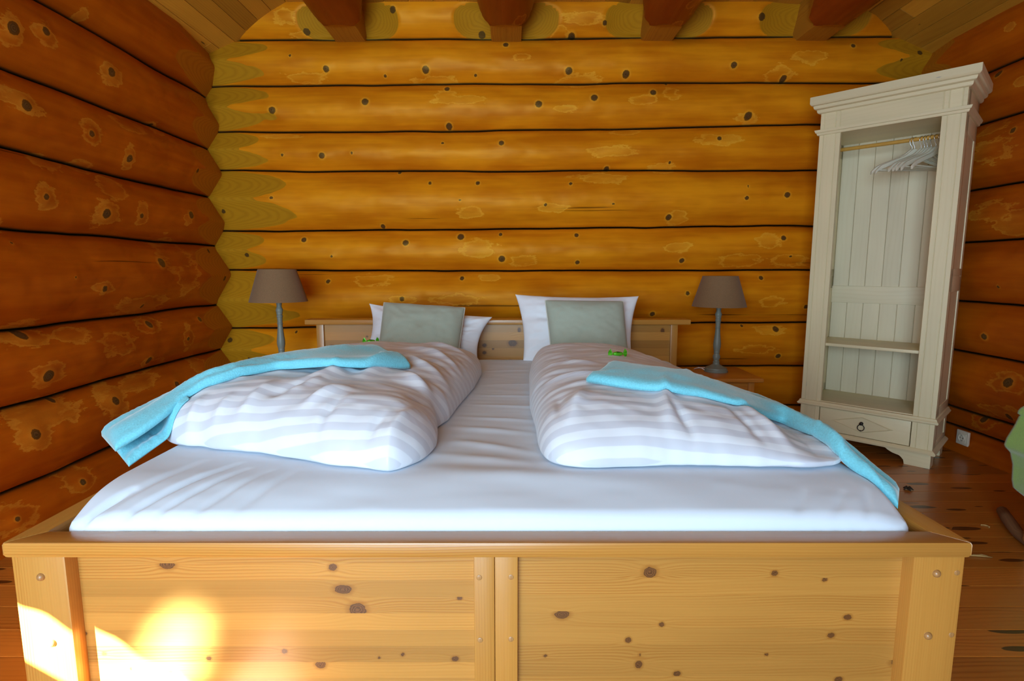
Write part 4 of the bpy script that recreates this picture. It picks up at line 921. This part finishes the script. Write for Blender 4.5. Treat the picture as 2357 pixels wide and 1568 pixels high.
for r, h in prof:
    for k in range(n): a = 2 * PI * k / n; v.append((kx + r * math.cos(a), -0.0006 - h, kz + r * math.sin(a)))
for i in range(len(prof) - 1):
    for k in range(n): k2 = (k + 1) % n; f.append((i * n + k, i * n + k2, (i + 1) * n + k2, (i + 1) * n + k))
f.append(tuple((len(prof) - 1) * n + k for k in range(n))); mb.add(v, f)
ringc = (kx + 0.001, -0.013, kz - 0.022)
mb.tube([(ringc[0] + 0.0165 * math.cos(a), ringc[1] + 0.003 * math.sin(a), ringc[2] + 0.0165 * math.sin(a)) for a in np.linspace(0, 2 * PI, 28, endpoint=False)], [0.0022 + 0.0016 * math.exp(-((a - 1.5 * PI) / 0.2) ** 2) for a in np.linspace(0, 2 * PI, 28, endpoint=False)], 10, closed=True)
tag(wp('ring_pull', mb, M['iron'], drw, 50), 'black iron ring pull')
# inside
wp('bottom_board', MB().box((BW0 + 0.02, 0.010, 0.255), (BW1 - 0.02, DEP - 0.012, 0.274), 0.003, 0))
wp('shelf', MB().box((BW0 + 0.022, 0.018, 0.597), (BW1 - 0.022, DEP - 0.014, 0.614), 0.003, 0))
wp('top_board', MB().box((BW0 + 0.02, 0.022, 1.790), (BW1 - 0.02, DEP - 0.012, 1.806), 0.002, 0))
wp('roof_board', MB().box((BW0 + 0.004, 0.004, 1.975), (BW1 - 0.004, DEP, 1.986), 0.001, 0))
mb = MB(); nb = 7; bwid = (BW1 - BW0 - 0.04) / nb
for i in range(nb):
    mb.box((BW0 + 0.02 + i * bwid + 0.0008, DEP - 0.012, 0.10), (BW0 + 0.02 + (i + 1) * bwid - 0.0008, DEP - 0.002, 1.90), 0.0022, 2, RS.random() * 40, 0.96 + 0.06 * RS.random(), 1)
mb.box((BW0 + 0.02, DEP - 0.004, 0.10), (BW1 - 0.02, DEP, 1.90), 0.0, 2)
wp('back_panel', mb, M['white_back'])
wp('back_rail', MB().box((BW0 + 0.02, DEP - 0.021, 0.833), (BW1 - 0.02, DEP - 0.012, 0.936), 0.002, 0), M['white_back'])
RODY, RODZ = 0.175, 1.722
wp('clothes_rail', MB().tube([(BW0 + 0.018, RODY, RODZ), (BW1 - 0.018, RODY, RODZ)], 0.0105, 16), M['rod'], None, 60)

# hangers: hook, shoulder piece, trouser bar
def hanger_mesh():
    prof = []; L = 0.205
    body = MB(); n = 29; sec = 8; v = []; f = []
    for i in range(n):
        s = -1 + 2 * i / (n - 1); a = abs(s)
        yy = s * L
        zz = 0.012 - 0.075 * a ** 1.25 + 0.020 * math.exp(-(a / 0.16) ** 2) - 0.012 * max(0, a - 0.9) / 0.1
        hh = 0.0125 * (1 + 0.5 * math.exp(-(a / 0.2) ** 2)) * (0.75 if a > 0.9 else 1.0)
        if 0.80 < a < 0.85: hh *= 0.8
        th = 0.0062
        for q in range(sec):
            an = 2 * PI * q / sec; v.append((th * np.sign(math.cos(an)) * abs(math.cos(an)) ** 0.5, yy, zz + hh * np.sign(math.sin(an)) * abs(math.sin(an)) ** 0.6))
    for i in range(n - 1):
        for q in range(sec): q2 = (q + 1) % sec; f.append((i * sec + q, i * sec + q2, (i + 1) * sec + q2, (i + 1) * sec + q))
    f.append(tuple(range(sec))[::-1]); f.append(tuple((n - 1) * sec + q for q in range(sec))); body.add(v, f)
    bar = MB().tube([(0, -L * 0.93, -0.063), (0, L * 0.93, -0.063)], 0.0042, 10)
    pts = [(0, 0.0, 0.040), (0, 0.0, 0.058), (0, -0.012, 0.076)]
    zc = 0.092
    pts += [(0, -0.0155 * math.cos(a), zc + 0.0155 * math.sin(a)) for a in np.linspace(-0.5, PI * 1.02, 12)]
    hook = MB().tube(pts, 0.0017, 8)
    return body, bar, hook
hb, hbar, hh_ = hanger_mesh()
def mk(mb, nm, mat):
    o = mb.build(nm, mat, None, angle=50); return o
ws = [0.418, 0.430, 0.458, 0.472, 0.484, 0.500, 0.520, 0.536]
wmat = Matrix.Translation(wo) @ Matrix.Rotation(WANG, 4, 'Z')
first = None; HL = ['leftmost white hanger on the wardrobe rail, its tip reaching furthest left', 'second white hanger from the left on the wardrobe rail, just touching the first hook', 'third white hanger from the left on the wardrobe rail, after the gap', 'fourth white hanger from the left on the wardrobe rail', 'fifth white hanger from the left on the wardrobe rail', 'sixth white hanger from the left, third from the right stile', 'second white hanger from the right end of the wardrobe rail', 'rightmost white hanger on the wardrobe rail, half hidden by the right stile']
parts0 = None
for i, w in enumerate(ws):
    pos = wmat @ Vector((w, RODY, RODZ - 0.092 - 0.0037)); yaw = [-0.80, -0.74, -0.50, -0.47, -0.45, -0.42, -0.55, -0.38][i]
    if first is None:
        first = thing('clothes_hanger', HL[0], 'hanger', pos, WANG + yaw, 'white hangers on the wardrobe rail')
        parts0 = [hb.build('shoulder_piece', M['white_hanger'], first, angle=50), hbar.build('trouser_bar', M['white_hanger'], first, angle=50), tag(hh_.build('hook', M['chrome'], first, angle=50), 'steel wire hook')]
    else:
        r = first.copy(); COL.objects.link(r); r.location = pos; r.rotation_euler = (0, 0, WANG + yaw); r['label'] = HL[i]
        for ch in parts0:
            c = ch.copy(); COL.objects.link(c); c.parent = r

# ------------------------------------------------------------------ wall socket
sx_, sy_, sz_ = atX(2219, 1008, 2.558)
sock = thing('power_socket', 'cream wall socket low on the right log wall beside the wardrobe', 'socket', (sx_, sy_, sz_), -PI / 2)
sock.rotation_euler = (0.0, 0, -PI / 2)
# local: x along the wall, -y into the room
MB().box((-0.041, -0.012, -0.041), (0.041, 0.001, 0.041), 0.005, 0, seg=3).box((-0.036, 0.0, -0.036), (-0.004, 0.05, -0.004), 0.0, 0).build('cover_plate', M['plastic'], sock, angle=40)
ins = MB().box((-0.027, -0.0145, -0.027), (0.027, -0.010, 0.027), 0.003, 0)
ins = ins.build('socket_insert', M['plastic'], sock, angle=40)
v = []; f = []; n = 24
for r, y in ((0.0215, -0.0147), (0.0205, -0.0185), (0.0185, -0.0185), (0.0175, -0.0149)):
    for k in range(n): a = 2 * PI * k / n; v.append((r * math.cos(a), y, r * math.sin(a)))
for i in range(3):
    for k in range(n): k2 = (k + 1) % n; f.append((i * n + k, i * n + k2, (i + 1) * n + k2, (i + 1) * n + k))
mesh_obj('socket_rim', v, f, M['plastic'], ins)
for x in (-0.0095, 0.0095): MB().box((x - 0.0028, -0.0156, -0.0028), (x + 0.0028, -0.0140, 0.0028), 0.0008, 0).build('contact_hole', M['pin'], ins)
for z in (-0.0165, 0.0165): MB().box((-0.0025, -0.0162, z - 0.0025), (0.0025, -0.0140, z + 0.0025), 0.0006, 0).build('earth_clip', M['pin'], ins)

# ------------------------------------------------------------------ rustic chair with a green throw at the right edge
ch = thing('rustic_chair', 'rattan-bound branch chair at the right edge of the photo, under the green cloth', 'chair', (2.13, 1.70, 0))
co = Vector(ch.location)
def cp(pts): return [tuple(Vector(p) - co) for p in pts]
def wound(a, b, r, n=70):
    pts = [Vector(a) + (Vector(b) - Vector(a)) * t for t in np.linspace(0, 1, n)]; return pts, [r * (1 + 0.10 * (i % 2)) for i in range(n)]
legs = [((1.925, 1.90, 0.03), (1.935, 1.885, 0.495)), ((2.36, 1.93, 0.0), (2.36, 1.93, 0.85)), ((1.935, 1.45, 0.0), (1.935, 1.45, 0.49)), ((2.36, 1.45, 0.0), (2.36, 1.45, 0.85))]
for a, b in legs:
    pts, rr_ = wound(a, b, 0.024); MB().tube(cp(pts), rr_, 14).build('leg', M['rattan'], ch, smooth=True)
MB().tube(cp([(2.045, 2.155, 0.035), (2.00, 2.08, 0.033), (1.95, 1.98, 0.026), (1.93, 1.90, 0.024), (1.90, 1.75, 0.022), (1.88, 1.55, 0.022), (1.86, 1.40, 0.022)]), [0.020, 0.022, 0.021, 0.023, 0.021, 0.022, 0.019], 12).build('branch_runner', M['branch'], ch, smooth=True)
MB().tube(cp([(2.40, 2.12, 0.03), (2.37, 1.93, 0.024), (2.36, 1.45, 0.022), (2.36, 1.35, 0.022)]), [0.018, 0.021, 0.021, 0.018], 12).build('branch_runner', M['branch'], ch, smooth=True)
MB().tube(cp([(1.935, 1.40, 0.495), (1.935, 1.70, 0.498), (1.935, 1.93, 0.495)]), 0.024, 12).build('armrest', M['branch'], ch, smooth=True)
MB().tube(cp([(2.36, 1.40, 0.60), (2.36, 1.70, 0.605), (2.36, 1.95, 0.60)]), 0.022, 12).build('armrest', M['branch'], ch, smooth=True)
mb = MB(); mb.box(tuple(Vector((1.90, 1.43, 0.38)) - co), tuple(Vector((2.37, 1.95, 0.42)) - co), 0.012, 0); mb.build('seat', M['rattan'], ch, angle=40)
mb = MB()
for zz in (0.5, 0.6, 0.7, 0.8): mb.tube(cp([(2.36, 1.45, zz), (2.39, 1.70, zz), (2.36, 1.93, zz)]), 0.016, 10)
mb.build('backrest', M['rattan'], ch, smooth=True)
# green throw: hangs over the armrest corner
def throw():
    nu, nv = 60, 70; V = []
    # profile across the armrest: outer hang -> over the arm -> inner side; u runs along y
    for i in range(nu):
        u = i / (nu - 1); yy = 1.985 - 0.62 * u
        low = 0.27 + 0.10 * math.sin(3.0 * u + 0.4) * 1.0 + 0.05 * math.sin(11 * u)
        low = float(np.interp(u, [0, 0.04, 0.12, 0.3, 1], [0.21, 0.20, 0.19, 0.20, 0.22]))
        for j in range(nv):
            v = j / (nv - 1)
            if v < 0.55:
                t = v / 0.55; z = low + (0.50 - low) * t
                x = float(np.interp(z, [0.18, 0.24, 0.30, 0.35, 0.375, 0.40, 0.45, 0.50], [1.915, 1.900, 1.898, 1.884, 1.860, 1.866, 1.892, 1.912])) + 0.010 * math.sin(u * 16 + 1.3) * (1 - t)
            elif v < 0.72:
                t = (v - 0.55) / 0.17 * PI; x = 1.935 - 0.035 * math.cos(t); z = 0.50 + 0.025 * math.sin(t)
            else:
                t = (v - 0.72) / 0.28; x = 1.970 + 0.02 * t; z = 0.50 - 0.08 * t
            if u < 0.08: pass
            V.append((x, yy, z))
    return V, grid_faces(nu, nv)
V, Fc = throw()
Vn = np.array(V); me_off = np.array([(0.006 if True else 0), 0, 0])
o = mesh_obj('throw', V, Fc, M['green_cloth'], None, None, True)
md = o.modifiers.new('thickness', 'SOLIDIFY'); md.thickness = 0.012; md.offset = 0.0
tag(o, 'lime green fleece cloth hanging over the arm of the rustic chair at the right edge', 'throw')

# ------------------------------------------------------------------ litter on the floor
x, y, _ = atZ(2090, 1128, 0.0)
mb = MB()
for k in range(5):
    a = k * 1.3 + 0.4; mb.tube([(0, 0, 0.006), (0.010 * math.cos(a), 0.010 * math.sin(a), 0.012), (0.022 * math.cos(a + .3), 0.022 * math.sin(a + .3), 0.003)], [0.005, 0.006, 0.0015], 7)
o = mb.build('dry_leaf', M['litter_dark'], None, smooth=True); o.location = (x, y, -0.0005); tag(o, 'small dark curled dry leaf on the floorboards in front of the wardrobe', 'leaf')
x, y, _ = atZ(2254, 1282, 0.0); mb = MB(); mb.tube([(-0.035, 0.004, 0.004), (0, 0, 0.005), (0.04, -0.008, 0.003)], [0.002, 0.004, 0.0015], 7); mb.tube([(-0.02, 0.006, 0.006), (0.01, 0.004, 0.007), (0.03, 0.0, 0.005)], [0.001, 0.002, 0.001], 6)
o = mb.build('straw_ear', M['straw'], None, smooth=True); o.location = (x, y, -0.0005); tag(o, 'dry straw ear lying on the floor just right of the footboard corner', 'straw')
x, y, _ = atZ(2266, 1213, 0.0); o = MB().tube([(0.016 * math.cos(a), 0.012 * math.sin(a), 0.003) for a in np.linspace(-0.7, 1.9, 10)], 0.0025, 7).build('wood_shaving', M['straw'], None, smooth=True); o.location = (x, y, -0.0005); tag(o, 'pale curled shaving on the floor beside the branch of the chair', 'shaving')

# ------------------------------------------------------------------ windows behind the viewer and the daylight through them
w1 = structure('window_1')
mb = MB()
for x in (FX0, (FX0 + FX1) / 2 - 0.04, FX1 - 0.08): mb.box((x, YFRONT - 0.12, FZ0), (x + 0.08, YFRONT - 0.04, FZ1), 0.004, 2)
for z in (FZ0, FZ1 - 0.08): mb.box((FX0, YFRONT - 0.12, z), (FX1, YFRONT - 0.04, z + 0.08), 0.004, 0)
mb.build('window_frame', M['frame'], w1)
w2 = structure('window_2')
mb = MB()
for y in (WY0, WY1 - 0.06): mb.box((XL - 0.12, y, WZ0), (XL - 0.05, y + 0.06, WZ1), 0.003, 2)
mb.box((XL - 0.12, WY0, WZ1 - 0.06), (XL - 0.05, WY1, WZ1), 0.003, 1); mb.build('window_frame', M['frame'], w2)
# half-drawn roman blind with a soft hem
nu, nv = 60, 12; V = []
for i in range(nu):
    yy = WY0 - 0.03 + (WY1 - WY0 + 0.06) * i / (nu - 1)
    hem = 0.897 + 0.004 * math.sin(yy * 19 + 1) + 0.005 * math.sin(yy * 43)
    for j in range(nv): V.append((XL + 0.02 + 0.008 * math.sin(j * 1.7), yy, hem + (WZ1 + 0.05 - hem) * j / (nv - 1)))
o = mesh_obj('roman_blind', V, grid_faces(nu, nv), M['curtain'], None, None, True)
md = o.modifiers.new('thickness', 'SOLIDIFY'); md.thickness = 0.006
tag(o, 'beige roman blind half drawn over the side window behind the viewer', 'blind')
# unseen roof and side wall, added to keep sun out of the glass doors
tag(MB().box((-2.4, YFRONT - 6.5, 2.45), (2.9, YFRONT - 0.17, 2.55), 0.0, 0).box((-2.5, YFRONT - 6.5, -0.1), (-2.3, YFRONT - 0.17, 2.55), 0.0, 1).build('sun_blocker_1', M['ext']), kind='structure')

def area(name, loc, rot, sx, sy, power, col):
    l = bpy.data.lights.new(name, 'AREA'); l.shape = 'RECTANGLE'; l.size = sx; l.size_y = sy; l.energy = power; l.color = col
    o = bpy.data.objects.new(name, l); COL.objects.link(o); o.location = loc; o.rotation_euler = rot; return o
area('daylight_doors', ((FX0 + FX1) / 2, YFRONT - 0.02, (FZ0 + FZ1) / 2), (PI / 2, 0, 0), FX1 - FX0 - 0.1, FZ1 - FZ0 - 0.1, 172, (0.60, 0.83, 1.0))
sun = bpy.data.lights.new('sun', 'SUN'); sun.energy = 110.0; sun.angle = 0.009; sun.color = (1.0, 0.93, 0.82)
so = bpy.data.objects.new('sun', sun); COL.objects.link(so); so.location = (-4, -4, 4)
so.rotation_euler = Vector((0.70, 1.0, -0.45)).to_track_quat('-Z', 'Y').to_euler()
# added spot on the footboard, standing in for sun reflected off a pane
sp = bpy.data.lights.new('added_reflection_spot', 'SPOT'); sp.energy = 7000; sp.spot_size = math.radians(8.2); sp.spot_blend = 1.0; sp.shadow_soft_size = 0.05; sp.color = (0.62, 0.8, 1.0)
spo = bpy.data.objects.new('added_reflection_spot', sp); COL.objects.link(spo); spo.location = (-1.4, -1.3, 0.9)
tgt = Vector(atY(385, 1535, PY)); spo.rotation_mode = 'QUATERNION'; spo.rotation_quaternion = (tgt - spo.location).to_track_quat('-Z', 'Y') @ Matrix.Rotation(math.radians(-28), 4, 'Z').to_quaternion(); spo.scale = (0.36, 1.0, 1.0)

wd = bpy.data.worlds.new('sky'); sc.world = wd; wd.use_nodes = True
bg = wd.node_tree.nodes['Background']; bg.inputs[0].default_value = (0.55, 0.72, 1.0, 1); bg.inputs[1].default_value = 1.0
